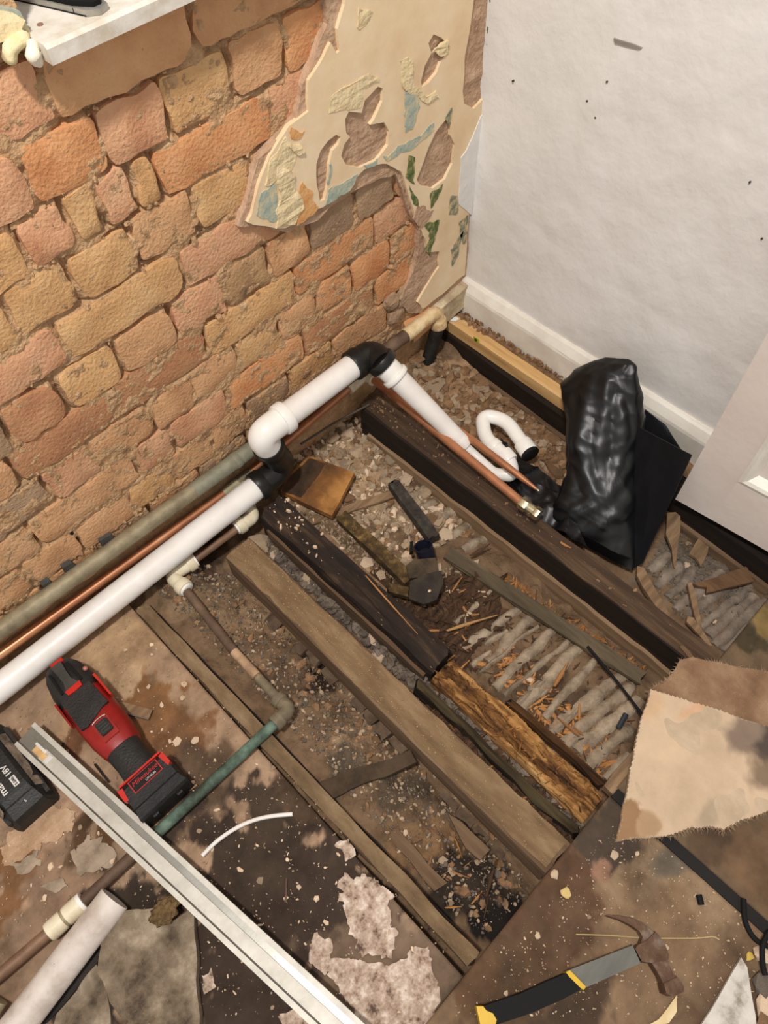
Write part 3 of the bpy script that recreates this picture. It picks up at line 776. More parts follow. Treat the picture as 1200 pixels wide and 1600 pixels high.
BEDB = blobs([(520, 740, 150, 80, -.7, (166, 140, 110), 2), (640, 790, 90, 50, -.7, (160, 138, 108), 2), (730, 620, 150, 70, -.7, (160, 130, 100), 2), (840, 720, 90, 70, -.7, (146, 118, 92), 2),
              (430, 960, 110, 60, -.8, (142, 116, 90), 2), (330, 960, 70, 50, -.7, (132, 110, 86), 2), (560, 1150, 60, 34, .3, (146, 122, 96), 2), (500, 1060, 44, 28, .4, (50, 36, 26), 6), (620, 1240, 60, 30, -.6, (84, 70, 56), 3), (660, 1320, 70, 40, -.6, (126, 98, 70), 2), (730, 1390, 80, 46, -.7, (52, 43, 35), 3), (780, 1440, 60, 30, -.9, (28, 23, 19), 4),  # near-black last blob: shade of the deep pocket painted into the bed
              (660, 960, 60, 40, -.4, (44, 32, 22), 3), (720, 960, 60, 50, 0, (70, 54, 38), 2), (860, 1110, 120, 70, -.8, (84, 68, 52), 2), (330, 880, 60, 26, .6, (74, 56, 42), 3), (560, 960, 120, 26, -.8, (98, 84, 70), 2),
              (1100, 900, 110, 80, -.7, (116, 104, 92), 2), (840, 1250, 90, 30, -.8, (72, 50, 28), 2), (750, 1190, 60, 30, -.8, (78, 58, 34), 2), (440, 1080, 50, 40, .6, (100, 80, 62), 2), (540, 1210, 60, 24, .5, (96, 84, 70), 3)], ZB)
M_BED = M_DIRT
bed = grid_mesh('rubble_bed', -1.34, 0.0, -1.0, 0.0, 0.0055, bed_z, M_BED, floor, colf=lambda x, y: stains(x, y, (116, 94, 72), BEDB, ZB), thick=.05)

def sub_z(x, y):
    z = ZL + 0.0022 * fbm(Vector((x * 14, y * 14, 3)), 4) + 0.0008 * fbm(Vector((x * 70, y * 70, 5)), 3)
    return z
SUBB = blobs([(180, 1030, 170, 70, .65, (164, 136, 106), 2), (230, 1120, 80, 62, .6, (122, 88, 58), 3), (285, 1160, 60, 40, .4, (112, 80, 54), 2), (205, 1060, 30, 16, .6, (176, 150, 120), 4), (120, 1160, 44, 20, .6, (110, 76, 52), 4), (150, 1180, 50, 24, .6, (162, 136, 112), 3),
              (300, 1240, 80, 60, .5, (92, 74, 58), 2), (440, 1440, 190, 200, 0, (58, 46, 38), 4), (400, 1330, 110, 60, .5, (62, 50, 40), 3), (70, 1300, 110, 50, .6, (166, 136, 112), 2), (100, 1370, 120, 22, .5, (78, 58, 40), 4), (30, 1330, 40, 26, .4, (122, 86, 54), 4), (180, 1290, 50, 24, .5, (104, 76, 52), 4), (20, 1400, 60, 30, .5, (116, 84, 56), 3),
              (60, 1460, 110, 46, .6, (136, 112, 92), 2), (160, 1500, 120, 60, .6, (56, 46, 38), 3), (620, 1560, 130, 120, 0, (112, 94, 78), 2), (560, 1300, 60, 40, 0, (66, 54, 44), 3), (480, 1240, 60, 40, -.6, (80, 64, 50), 2), (210, 1330, 50, 24, .5, (150, 128, 106), 3)], ZL)
sub = grid_mesh('subfloor_sheet', -1.42, J0L - 0.001, YE, -0.034, 0.0042, sub_z, M_SUB, floor,
                colf=lambda x, y: stains(x, y, (152, 127, 104), SUBB, ZL), thick=.03)
# low wall-side strip, sunk a little, under the pipes
def fb_z(x, y): return 0.0 + 0.0018 * fbm(Vector((x * 10, y * 10, 6)), 4) + 0.0006 * fbm(Vector((x * 60, y * 60, 2)), 3)
FBB = blobs([(860, 1420, 130, 60, .4, (88, 64, 46), 2), (780, 1540, 100, 60, .3, (84, 64, 46), 2), (1080, 1380, 130, 60, -.5, (138, 116, 92), 2), (1010, 1500, 120, 60, 0, (128, 104, 80), 2), (960, 1300, 60, 40, 0, (70, 58, 48), 3), (1075, 1345, 60, 16, -.7, (98, 88, 76), 1), (940, 1362, 16, 12, 0, (140, 108, 88), 3),
              (740, 1535, 34, 30, 0, (94, 70, 50), 3), (1140, 1560, 50, 50, 0, (96, 76, 58), 1), (900, 1590, 70, 30, 0, (72, 56, 42), 3), (880, 1450, 50, 24, .2, (92, 70, 52), 2)], 0)
XS1 = W(1120, 1370, z=0).x
grid_mesh('floor_sheet', -1.02, XS1 - .016, -1.46, YE, 0.0046, fb_z, M_BOARD, floor, colf=lambda x, y: stains(x, y, (116, 94, 72), FBB, 0), thick=.02)
FBR = blobs([(1185, 1345, 50, 50, 0, (106, 82, 60), 1), (1110, 1310, 40, 30, 0, (84, 66, 50), 2), (1170, 990, 30, 34, -.7, (66, 56, 38), 3), (1190, 960, 20, 40, -.7, (128, 108, 66), 2)], 0)
grid_mesh('floor_sheet', XS1 + .002, 0.0, -1.46, YE, 0.0046, lambda x, y: fb_z(x, y) - .002, M_BOARD, floor, colf=lambda x, y: stains(x, y, (104, 86, 66), FBR, 0), thick=.02)
b_ = bmesh.new(); box(b_, (XS1 - .007, (YE - 1.46) / 2, -.012), (.016, 1.46 + YE - .004, .024)); build('joint_strip', b_, flat('joint_black', (26, 22, 20), rough=.8), floor, bevel=.001)
# a flat dark batten under the pale board's lower edge
# cracked residue of pale plaster stuck to the sheet
def residue(name, px, m, z, th=.0022, seed=0, amp=.008, parent=None, p_step=.0032):
    p2 = [(W(a, b, z=z).x, W(a, b, z=z).y) for a, b in px]
    p2 = [(q.x, q.y) for q in jag([Vector(p) for p in p2], p_step, amp, seed)]
    zf = sub_z if z < -.01 else fb_z
    return build(name, slab(bmesh.new(), p2, [], lambda p: Vector((p[0], p[1], zf(p[0], p[1]) + th)), lambda p: Vector((p[0], p[1], z - .004))), m, parent or floor)
M_RES = mat('pale_residue', [(0.34, (88, 70, 58)), (0.44, (160, 136, 118)), (0.54, (188, 166, 148)), (0.66, (218, 202, 188))], scale=80, detail=9, rough=0.95, bump=0.8, bscale=120, bdist=0.004)
M_RES2 = mat('grey_residue', [(0.30, (112, 96, 80)), (0.5, (156, 138, 118)), (0.75, (180, 160, 138))], scale=30, detail=8, rough=0.95, bump=0.6, bscale=120)
residue('plaster_residue', [(528, 1372), (556, 1364), (584, 1372), (604, 1392), (612, 1430), (618, 1480), (604, 1500), (560, 1492), (548, 1462), (540, 1420), (524, 1396)], M_RES, ZL, seed=1)
residue('plaster_residue', [(492, 1460), (512, 1464), (516, 1490), (540, 1498), (600, 1504), (640, 1484), (676, 1486), (682, 1520), (684, 1612), (560, 1612), (540, 1560), (506, 1520), (484, 1504)], M_RES, ZL, seed=2)
residue('plaster_residue', [(440, 1580), (470, 1572), (520, 1588), (520, 1612), (440, 1612)], M_RES, ZL, seed=3)
residue('plaster_residue', [(526, 1320), (542, 1312), (558, 1338), (544, 1344)], M_RES, ZL, seed=4, amp=.004)
residue('plaster_residue', [(108, 1340), (140, 1308), (160, 1312), (180, 1330), (176, 1352), (150, 1364), (120, 1362)], M_RES2, ZL, seed=5)
residue('plaster_residue', [(20, 1350), (46, 1340), (60, 1330), (62, 1352), (36, 1364)], M_RES2, ZL, seed=6)
residue('plaster_residue', [(62, 1384), (90, 1372), (106, 1384), (86, 1394)], M_RES2, ZL, seed=7, amp=.003)
residue('plaster_residue', [(0, 1320), (30, 1290), (80, 1262), (122, 1268), (116, 1300), (70, 1318), (44, 1338), (10, 1350)], mat('tan_residue', [(0.3, (150, 118, 88)), (0.6, (184, 152, 122)), (0.8, (206, 178, 150))], scale=30, rough=.95, bump=.6, bscale=120, speck=[(220, .1, (226, 204, 176), .9)]), ZL, seed=8)
residue('plaster_residue', [(314, 1524), (332, 1514), (336, 1546), (322, 1550)], M_RES, ZL, seed=9, amp=.004)

# ridges of plaster squeezed up between the ceiling laths
def key_ridge(x0, x1, y, w, h, seed, m, z=None, skew=0.0):
    bm = bmesh.new(); n = max(4, int((x1 - x0) / .012)); rows = []
    for k in range(n + 1):
        s = k / n; x = x0 + (x1 - x0) * s
        ww = w * (0.8 + 0.2 * math.sin(math.pi * min(1, max(0, s * .9 + .05)))) * (1 + .42 * noise.noise(Vector((x * 40, seed, 1))))
        yy = y + skew * (s - .5) + .005 * noise.noise(Vector((x * 25, seed, 5)))
        zz = (z if z is not None else bed_z(x, yy)) - .004
        hh = h * (1 + .4 * noise.noise(Vector((x * 35, seed, 9))))
        rows.append([bm.verts.new((x, yy - ww, zz)), bm.verts.new((x, yy - ww * .7, zz + hh * .8)), bm.verts.new((x, yy + ww * .1, zz + hh)), bm.verts.new((x, yy + ww * .75, zz + hh * .7)), bm.verts.new((x, yy + ww, zz))])
    for a, b in zip(rows, rows[1:]):
        for i in range(5): bm.faces.new((a[i], a[(i + 1) % 5], b[(i + 1) % 5], b[i]))
    bm.faces.new(rows[0][::-1]); bm.faces.new(rows[-1])
    return build('plaster_key', bm, m, floor, smooth=True, sharp=70)
random.seed(77)
def key_px(px, py, px2, py2, w, h, m, zb=-.098):
    a, b = W(px, py, z=zb), W(px2, py2, z=zb)
    if a.x > b.x: a, b = b, a
    key_ridge(a.x, b.x, (a.y + b.y) / 2, w, h, random.random() * 50, m, None, b.y - a.y)
for (a, b, c, d, w) in [(705, 980, 770, 918, .006), (722, 1012, 812, 948, .009), (762, 1035, 838, 952, .011), (772, 1072, 880, 968, .010), (735, 1040, 765, 1015, .006), (748, 1052, 840, 975, .004), (790, 1120, 850, 1064, .006), (835, 1165, 905, 1105, .006), (858, 1185, 905, 1150, .008), (786, 1086, 905, 984, .006), (812, 1104, 910, 1005, .012),
                        (850, 1122, 948, 1012, .008), (862, 1140, 985, 1040, .012), (880, 1160, 992, 1066, .012), (900, 1172, 1000, 1090, .012), (920, 1195, 990, 1135, .012), (945, 1215, 985, 1180, .010), (758, 1006, 792, 984, .005), (835, 1090, 880, 1050, .006)]:
    key_px(a, b, c, d, w * 1.08, .014, M_KEY)
for (a, b, c, d, w) in [(690, 805, 738, 770, .013), (702, 838, 752, 800, .012), (722, 858, 770, 824, .010), (662, 790, 700, 760, .012), (640, 775, 668, 752, .010)]:
    key_px(a, b, c, d, w, .012, M_KEY)
for (a, b, c, d, w) in [(1010, 900, 1040, 872, .010), (1022, 922, 1060, 884, .012), (1040, 940, 1082, 895, .011), (1052, 958, 1120, 902, .010), (1072, 965, 1150, 905, .012), (1090, 985, 1160, 925, .010), (1100, 998, 1175, 938, .012), (1112, 1012, 1190, 945, .012), (1126, 1022, 1192, 962, .010), (985, 885, 1005, 868, .010)]:
    key_px(a, b, c, d, w, .011, M_KEYG)
for i in range(12):
    y = -.16 - i * .031
    key_ridge(J3R + .005, J3R + .05 + .06 * random.random(), y, .011, .010, i, M_RUBB)
    if i < 9: key_ridge(J3R + .10 + .02 * random.random(), -.085, y, .011, .010, i + 20, M_RUBB)
# brick stubs showing under the left side of the dusty joist
M_STUB = mat('dirty_stub', [(0.3, (70, 56, 44)), (0.55, (102, 84, 67)), (0.8, (132, 112, 92))], scale=40, rough=.97, bump=.7, bscale=120, rnd=1, vary=.14)
y = -.175
while y > -.80:
    h = random.uniform(.016, .028); w = random.uniform(.010, .021); ln_ = random.uniform(.022, .034)
    if random.random() < .86:
        b_ = bmesh.new(); zt0 = bed_z(J1L - .012, y) + random.uniform(.006, .013)
        beam(b_, (J1L - w, y, zt0), (J1L + .012, y + random.uniform(-.004, .004), zt0), ln_, h + .01, nseg=4, amp=.0042, seed=y * 50, nx=3, nz=2)
        build('brick', b_, M_STUB, floor, smooth=True, sharp=50)
    y -= ln_ + random.uniform(.003, .008)
# ------------------------------------------------------------------ joists
def joist(label, name='floor_joist', group=None): return empty(name, (0, 0, -.12), label, 'joist', group)
# low batten at the edge of the left sheet
j = empty('floor_batten', (J0L, -.45, -.06), 'narrow dusty batten edging the left subfloor sheet, crossed by the green pipe', 'batten')
b_ = bmesh.new(); beam(b_, ((J0L + J0R) / 2, -.078, -.028), ((J0L + J0R) / 2 + .012, YE + .004, -.026), J0R - J0L, .03, nseg=60, amp=.0036, seed=3, nx=3, nz=2)
build('timber', b_, mat('batten_dust', [(0.25, (86, 68, 48)), (0.5, (118, 96, 70)), (0.75, (146, 124, 96))], scale=40, stretch=(1, .4, 1), rough=.95, bump=.7, bscale=150, speck=[(380, .07, (204, 180, 140), .6)]), j, smooth=True)
b_ = bmesh.new(); beam(b_, (J0R + .003, -.10, -.046), (J0R + .013, YE + .02, -.05), .004, .02, nseg=20, amp=.003, seed=8, nx=2, nz=1)
build('gap_shade', b_, M_JBLACK, j)  # dark strip added as the shade of the gap beside the batten
# dusty joist
j = joist('straight joist with a thick coat of sawdust, between the copper elbow and the rotten joist')
b_ = bmesh.new(); beam(b_, ((J1L + J1R) / 2, -.112, ZJ), ((J1L + J1R) / 2 - .002, YE + .001, ZJ), J1R - J1L, .07, nseg=40, amp=.0018, seed=12)
build('timber', b_, M_JSIDE, j, smooth=True)
def dust_z(x, y): return ZJ + .0012 + .0012 * fbm(Vector((x * 60, y * 60, 3)), 3)
build('dust_layer', slab(bmesh.new(), [(q.x, q.y) for q in jag([Vector(p) for p in ((J1L + .003, YE + .006), (J1R - .003, YE + .006), (J1R - .002, -.115), (J1L + .002, -.115))], .008, .003, 3)], [], lambda p: Vector((p[0], p[1], dust_z(p[0], p[1]))), lambda p: Vector((p[0], p[1], ZJ - .003))), M_JDUST, j)
crumbs('sawdust', 1500, lambda r: (r.uniform(J1L + .003, J1R - .003), -.115 - (.70 * r.random() ** 1.4), ZJ + .0016), (.0006, .0032), mat('sawdust', [(0.3, (140, 112, 78)), (0.7, (180, 150, 108))], scale=200, rough=1, bump=0), parent=j, seed=20)
# rotten joist: sound end, then a crumbled orange core between dark sides
YR = W(668, 1040, z=-.03).y
j2 = joist('rotten joist, black at the pipe end and crumbled to orange fibres at the other')
b_ = bmesh.new(); beam(b_, (J2L + .026, -.085, ZJ), (J2L + .030, YR - .01, ZJ - .012), .050, .085, nseg=60, amp=.0055, seed=21, nx=8)
build('sound_end', b_, M_JROT, j2, smooth=True)
b_ = bmesh.new(); beam(b_, (J2L + .003, -.10, -.058), (J2L + .004, YR, -.062), .012, .045, nseg=30, amp=.0025, seed=22, nx=2, nz=3)
build('side_strip', b_, M_JSIDE, j2, smooth=True)
P0, P1 = W(690, 1040, z=-.03), W(930, 1262, z=-.03)
def fib(q, s, a, b):
    if b > -.3:
        q.z += -.004 + .016 * fbm(Vector((q.x * 11, q.y * 130, 3)), 5) + .004 * fbm(Vector((q.x * 90, q.y * 200, 6)), 3)
        q.z -= .012 * max(0, .08 - s) / .08
        q.y += .004 * fbm(Vector((q.x * 30, q.z * 60, a * 3)), 3)
        q.z -= .006 * (abs(a) * 2) ** 2
    return q
b_ = bmesh.new(); beam(b_, P0, P1, .050, .06, nseg=150, amp=.001, seed=31, nx=18, nz=3, fn=fib)
build('crumbled_core', b_, M_ROT, j2, smooth=True, sharp=55)
M_MOULD = mat('mouldy_timber', [(0.3, (26, 20, 13)), (0.52, (52, 42, 25)), (0.68, (84, 72, 42)), (0.85, (124, 106, 68))], scale=50, stretch=YST, rough=.85, bump=.6)
a0, a1 = W(652, 1062, z=-.03), W(905, 1300, z=-.03)
b_ = bmesh.new(); beam(b_, a0 + Vector((0, 0, -.012)), a1 + Vector((0, 0, -.016)), .014, .06, nseg=80, amp=.009, seed=33, nx=2, nz=4); build('left_shell', b_, M_MOULD, j2, smooth=True)
a0, a1 = W(660, 1085, z=-.07), W(900, 1310, z=-.07)
b_ = bmesh.new(); beam(b_, a0, a1, .014, .03, nseg=30, amp=.004, seed=36, nx=2, nz=2); build('lower_shell', b_, M_MOULD, j2, smooth=True)
a0, a1 = W(800, 1095, z=-.05), W(948, 1222, z=-.05)
b_ = bmesh.new(); beam(b_, a0 + Vector((0, 0, -.008)), a1 + Vector((0, 0, -.008)), .010, .03, nseg=50, amp=.008, seed=34, nx=2, nz=2); build('right_shell', b_, M_ROTD, j2, smooth=True)
rng = random.Random(5)
def on_core(r):
    s = r.random(); a = r.uniform(-.5, .5); p = P0.lerp(P1, s); return (p.x + a * .05, p.y, p.z + .001 - .006 * (a * 2) ** 2)
_o = crumbs('loose_fibres', 90, on_core, (.002, .005), M_ROTD, parent=j2, flatness=.2, long=3.2, seed=3)
# dark joist on the right
j3 = joist('dark stained joist under the copper pipe with the brass valve')
b_ = bmesh.new(); beam(b_, ((J3L + J3R) / 2, -.035, ZJ), ((J3L + J3R) / 2 - .003, YE + .001, ZJ), J3R - J3L, .105, nseg=50, amp=.0032, seed=41, nx=6, nz=4)
build('timber', b_, M_JDARK, j3, smooth=True)
b_ = bmesh.new(); beam(b_, (J3L - .001, -.040, ZJ - .004), (J3L - .002, YE + .004, ZJ - .004), .005, .085, nseg=40, amp=.0012, seed=43, nx=2, nz=2); build('stained_face', b_, M_JBLACK, j3, smooth=True)
def bank(q, s, a, b):
    if b > -.4: q.y += .004 * fbm(Vector((q.x * 12, 2, 2)), 2)
    if b > -.4: q.z += .006 * fbm(Vector((q.x * 16, 4, 2)), 2)
    return q
b_ = bmesh.new(); beam(b_, (J3L - .004, -.060, -.084), (J3L - .006, YE + .004, -.080), .012, .05, nseg=40, amp=.0012, seed=44, nx=2, nz=3, fn=bank); build('lower_strip', b_, M_STRIP, j3, smooth=True)
# trimmer along the white wall, pine batten on top of it
bx0 = W(700, 520, z=ZJ).x
tr = joist('dark trimmer running along the white wall under the pine batten', 'trimmer_joist')
b_ = bmesh.new(); beam(b_, (bx0 + .022, -.012, ZJ - .001), (bx0 - .006, YE + .001, ZJ - .001), .05, .085, nseg=40, amp=.0018, seed=51, nx=3, nz=4)
build('timber', b_, M_JBLACK, tr, smooth=True)
b_ = bmesh.new(); beam(b_, (bx0 - .006, -.03, -.062), (bx0 - .030, YE + .004, -.062), .016, .03, nseg=30, amp=.0025, seed=52, nx=2, nz=2); build('lower_strip', b_, M_JSIDE, tr, smooth=True)
pb = empty('pine_batten', (bx0, -.3, ZJ), 'new pale pine batten along the white wall with a yellow sticker', 'batten')
b_ = bmesh.new(); beam(b_, (bx0 + .016, -.010, .010), (bx0 + .010, -.52, .008), .026, .027, nseg=20, amp=.0006, seed=53, nx=2, nz=2); build('timber', b_, M_PINE, pb)
p = W(744, 531, x=bx0 + .001)
b_ = bmesh.new(); box(b_, (bx0 + .0017, p.y, p.z), (.0012, .015, .011)); build('sticker', b_, flat('sticker_yellow', (196, 200, 60), rough=.5), pb)
b_ = bmesh.new(); box(b_, (bx0 + .0011, p.y + .001, p.z - .0005), (.0012, .006, .006)); build('sticker_print', b_, flat('print_black', (40, 50, 30), rough=.5), pb)
# debris ledge between batten and skirting
ledge = grid_mesh('debris_ledge', bx0 + .028, -.018, -.62, -.02, 0.005, lambda x, y: .004 + .008 * fbm(Vector((x * 50, y * 50, 2)), 4) + (.006 if x < bx0 + .04 else 0), M_RUBB, floor, thick=.03)

# ------------------------------------------------------------------ debris
crumbs('plaster_crumbs', 40, lambda r: (r.uniform(J2L + .004, J2R + .004), -.09 - .16 * r.random() ** 1.5, ZJ + .0005), (.002, .011), M_RUBP, parent=j2, seed=61)
crumbs('plaster_crumbs', 160, lambda r: (r.uniform(J3L + .003, J3R - .003), -.05 - .62 * r.random() ** 2.2, ZJ + .0008), (.0012, .008), M_RUBB, parent=j3, seed=62)
ROCKS = [rock_mesh(i, .35 + .06 * (i % 5)) for i in range(14)]
SPLS = [splinter_mesh(i) for i in range(10)]
RM = {}
def shared(i, m, kind):
    k = (i, m.name, kind)
    if k not in RM:
        me = (ROCKS if kind == 'r' else SPLS)[i].copy(); me.materials.clear(); me.materials.append(m); RM[k] = me
    return RM[k]
def put(name, me, loc, scale, rot, label, cat, group):
    o = bpy.data.objects.new(name, me); COL.objects.link(o)
    o.location = loc; o.scale = scale; o.rotation_euler = rot
    return link_props(o, label, cat, group)
def inpoly(x, y, poly):
    c = False
    for i in range(len(poly)):
        (x1, y1), (x2, y2) = poly[i], poly[i - 1]
        if (y1 > y) != (y2 > y) and x < (x2 - x1) * (y - y1) / (y2 - y1) + x1: c = not c
    return c
def region(px, z=ZB):
    pts = [(W(a, b, z=z).x, W(a, b, z=z).y) for a, b in px]
    xs = [p[0] for p in pts]; ys = [p[1] for p in pts]
    def f(r):
        for _ in range(200):
            x, y = r.uniform(min(xs), max(xs)), r.uniform(min(ys), max(ys))
            if inpoly(x, y, pts): return x, y
        return pts[0]
    return f
R_C1 = region([(460, 690), (560, 660), (640, 740), (740, 830), (690, 850), (640, 890), (560, 830), (450, 790)])          # upper centre bay
R_C2 = region([(450, 800), (520, 800), (640, 900), (720, 870), (780, 910), (760, 940), (700, 1000), (600, 960), (500, 860)])
R_C3 = region([(700, 1000), (830, 930), (1000, 1070), (990, 1180), (945, 1230), (860, 1140), (740, 1050)])
R_B = region([(385, 850), (420, 840), (660, 1060), (900, 1290), (900, 1330), (700, 1130), (480, 920)], -.10)
R_D1 = region([(640, 560), (690, 570), (880, 690), (880, 760), (780, 800), (640, 640)], -.085)
R_D2 = region([(1000, 890), (1060, 830), (1190, 900), (1130, 1010), (1060, 960)], -.085)
R_A = region([(300, 880), (350, 880), (480, 1010), (620, 1150), (760, 1280), (850, 1370), (760, 1460), (700, 1420), (560, 1260), (430, 1110), (330, 1010), (240, 920)], -.075)
R_L = region([(0, 1110), (180, 940), (400, 1130), (700, 1480), (680, 1590), (330, 1590), (200, 1380), (0, 1500)], ZL)
R_F = region([(900, 1360), (960, 1280), (1040, 1330), (1180, 1440), (1190, 1590), (700, 1590), (760, 1500)], 0)
R_W = region([(725, 470), (770, 490), (1000, 640), (985, 660), (870, 590), (705, 492)], .006)
def scatter(n, reg, mats, size, label, group, zf=bed_z, seed=0, name='rubble_fragment', cat='rubble', flat_=1.0, lift=.2):
    r = random.Random(seed)
    for i in range(n):
        x, y = reg(r); s = size[0] + (size[1] - size[0]) * r.random() ** 1.8
        m = mats[r.randrange(len(mats))]
        tone = {'rubble': 'tan', 'pale_rubble': 'cream', 'brown_rubble': 'brown', 'grey_rubble': 'grey'}[m.name]; big = s > size[0] + .42 * (size[1] - size[0])
        put(name, shared(r.randrange(14), m, 'r'), (x, y, zf(x, y) + s * lift * .3), (s, s, s * flat_ * r.uniform(.7, 1.1)), (r.uniform(-.35, .35), r.uniform(-.35, .35), r.uniform(0, 6.28)), ('larger ' if big else 'small ') + tone + ' ' + label, cat, ('larger ' if big else 'small ') + tone + ' ' + group)
scatter(62, R_C1, [M_RUB, M_RUBP, M_RUB, M_RUB, M_RUBP, M_RUBB], (.012, .044), 'plaster lump on the rubble near the square brown offcut', 'plaster lumps in the centre bay', seed=1)
scatter(34, R_C2, [M_RUB, M_RUBP, M_RUBG, M_RUBP], (.012, .034), 'plaster lump among dark splinters by the rotten joist', 'plaster lumps beside the rotten joist', seed=2)
scatter(4, R_C3, [M_RUBP, M_RUB, M_RUBG], (.009, .014), 'crumb lying on the plaster ridges in the centre bay', 'crumbs on the plaster ridges', seed=3)
scatter(44, R_B, [M_RUBG, M_RUB, M_RUB, M_RUBP, M_RUBG], (.013, .036), 'lump in the gap between dusty and rotten joists', 'lumps in the narrow gap', seed=4)
scatter(72, R_D1, [M_RUBB, M_RUB, M_RUB, M_RUBB, M_RUB], (.014, .046), 'plaster flake in the bay behind the white trap', 'flakes behind the waste pipe', seed=5)
scatter(8, R_D2, [M_RUBG, M_RUB, M_RUBP], (.010, .018), 'crumb on the ridges below the white door', 'crumbs in front of the door', seed=6)
scatter(18, R_A, [M_RUB, M_RUBP, M_RUBG, M_RUBB], (.010, .020), 'crumb on dirt between narrow batten and dusty joist', 'crumbs left of the dusty joist', seed=7)
scatter(20, R_L, [M_RUBP, M_RUBP, M_RUB], (.008, .014), 'chip lying on the dusty left subfloor', 'chips on the left subfloor', zf=sub_z, seed=8, flat_=.6)
scatter(8, R_F, [M_RUBP, M_RUBP, M_RUB], (.006, .010), 'chip on the brown board around the hammer', 'chips around the hammer', zf=fb_z, seed=9, flat_=.6)
scatter(22, R_W, [M_RUBB, M_RUBP, M_RUB, M_RUBB], (.009, .022), 'flake on the ledge between pine batten and skirting', 'flakes along the skirting', zf=lambda x, y: .008, seed=10)
# named single lumps
def lump(px, py, s, m, label, z=None, zf=bed_z, i=3, rot=0, fl=1.0, name='plaster_lump', cat='plaster lump'):
    p = W(px, py, z=z if z is not None else ZB + .01)
    put(name, shared(i, m, 'r'), (p.x, p.y, zf(p.x, p.y) + s * .18), (s, s, s * fl), (.1, .1, rot), label, cat, None)
lump(572, 878, .026, M_RUBP, 'biggest cream plaster lump beside the long dark stick', i=2)
lump(402, 848, .050, M_RUB, 'large squared mortar lump at the end of the dusty joist', z=-.085, i=5, rot=.6)
lump(570, 955, .038, M_RUBG, 'dark grey stone wedged in the narrow gap beside the dusty joist', i=7, rot=.8)
lump(306, 1158, .018, M_RUBP, 'largest pale chip right of the red tool', z=ZL, zf=sub_z, i=4, fl=.5)
lump(279, 1158, .014, M_RUBP, 'smaller pale chip left of the largest chip beside the red tool', z=ZL, zf=sub_z, i=6, fl=.5)
lump(866, 1366, .014, M_RUBP, 'white lump at the cut end of the dusty joist', z=0, zf=fb_z, i=1, fl=.8)
lump(960, 1336, .015, M_RUBP, 'white chip just below the pale board, above the hammer', z=0, zf=fb_z, i=9, fl=.5)
lump(884, 1396, .017, mat('yellow_chip', [(0.4, (200, 170, 100)), (0.7, (226, 204, 150))], scale=60, rough=.9), 'yellowish chip lying between dusty joist end and hammer', z=0, zf=fb_z, i=11, fl=.6)
lump(830, 1058, .018, M_RUBP, 'round white lump on the plaster ridges in the centre bay', i=8)
# splinters of rotten wood
def splinters(n, reg, mats, size, label, group, zf=bed_z, seed=0, dz=.008, w=(.16, .42)):
    r = random.Random(seed)
    for i in range(n):
        x, y = reg(r); L_ = size[0] + (size[1] - size[0]) * r.random() ** 1.7
        k = L_ * r.uniform(*w) * 2; m = mats[r.randrange(len(mats))]
        tone = ('long ' if L_ > size[0] + .4 * (size[1] - size[0]) else 'short ') + ('orange ' if m is M_SPL else 'dark ')
        put('wood_splinter', shared(r.randrange(10), m, 's'), (x, y, zf(x, y) + dz * r.uniform(.4, 1)), (L_, k, k), (r.uniform(-.4, .4), r.uniform(-.25, .25), r.gauss(-.5, .9)), tone + label, 'splinter', tone + group)
R_S1 = region([(560, 890), (640, 930), (700, 900), (760, 900), (790, 960), (740, 1010), (720, 1060), (680, 1030), (600, 960)])
R_S2 = region([(740, 1030), (800, 1010), (950, 1150), (950, 1230), (900, 1190), (800, 1080)])
R_S3 = region([(790, 900), (830, 920), (1020, 1050), (1000, 1060), (900, 1000), (780, 920)])
R_S4 = region([(670, 1090), (690, 1096), (910, 1300), (900, 1318), (870, 1300), (760, 1200), (680, 1120)], -.065)
splinters(80, R_S1, [M_SPL, M_SPLD, M_SPLD, M_SPL], (.014, .050), 'splinter heaped above the orange end of the rotten joist', 'splinters above the rotten end', seed=1)
splinters(60, R_S2, [M_SPL, M_SPLD, M_SPLD], (.010, .036), 'splinter on the plaster ridges beside the orange rotten wood', 'splinters on the ridges', seed=2)
splinters(44, R_S3, [M_SPL, M_SPLD, M_SPLD], (.010, .030), 'splinter along the foot of the dark joist', 'splinters along the dark joist', seed=3)
splinters(36, R_S4, [M_SPLD, M_SPL, M_SPLD], (.012, .045), 'splinter in the narrow gap left of the orange rotten wood', 'splinters left of the rotten wood', seed=4)
splinters(12, region([(640, 1330), (760, 1320), (800, 1400), (720, 1450)], -.1), [M_SPLD, M_SPL], (.012, .04), 'splinter in the dark pocket at the end of the narrow batten', 'splinters in the dark pocket', seed=5)
def big_splinter(px, m, label, z=-.075, w=.012, i=0, lift=0.0):
    a, b = W(*px[0], z=z), W(*px[1], z=z); d = b - a; c = (a + b) / 2
    put('wood_splinter', shared(i, m, 's'), (c.x, c.y, z + lift), (d.length * 1.02, w * 2.6, w * 2.2), (0, 0, math.atan2(d.y, d.x)), label, 'splinter', None)
big_splinter([(866, 1072), (888, 1034)], M_SPL, 'thick orange splinter standing out alone on the plaster ridges', w=.016, i=1)
big_splinter([(700, 985), (775, 962)], mat('tan_splinter', [(0.3, (140, 104, 62)), (0.6, (186, 146, 92))], scale=50, stretch=(.3, 2, 2), rough=.9), 'long tan leaf shaped splinter at the top of the plaster ridges', w=.012, i=2)
big_splinter([(572, 900), (652, 990)], M_SPL, 'long thin splinter peeling along the black part of the rotten joist', z=-.02, w=.006, i=3)
big_splinter([(735, 868), (765, 850)], M_SPLD, 'brown stub of wood at the foot of the dark joist', w=.018, i=4)
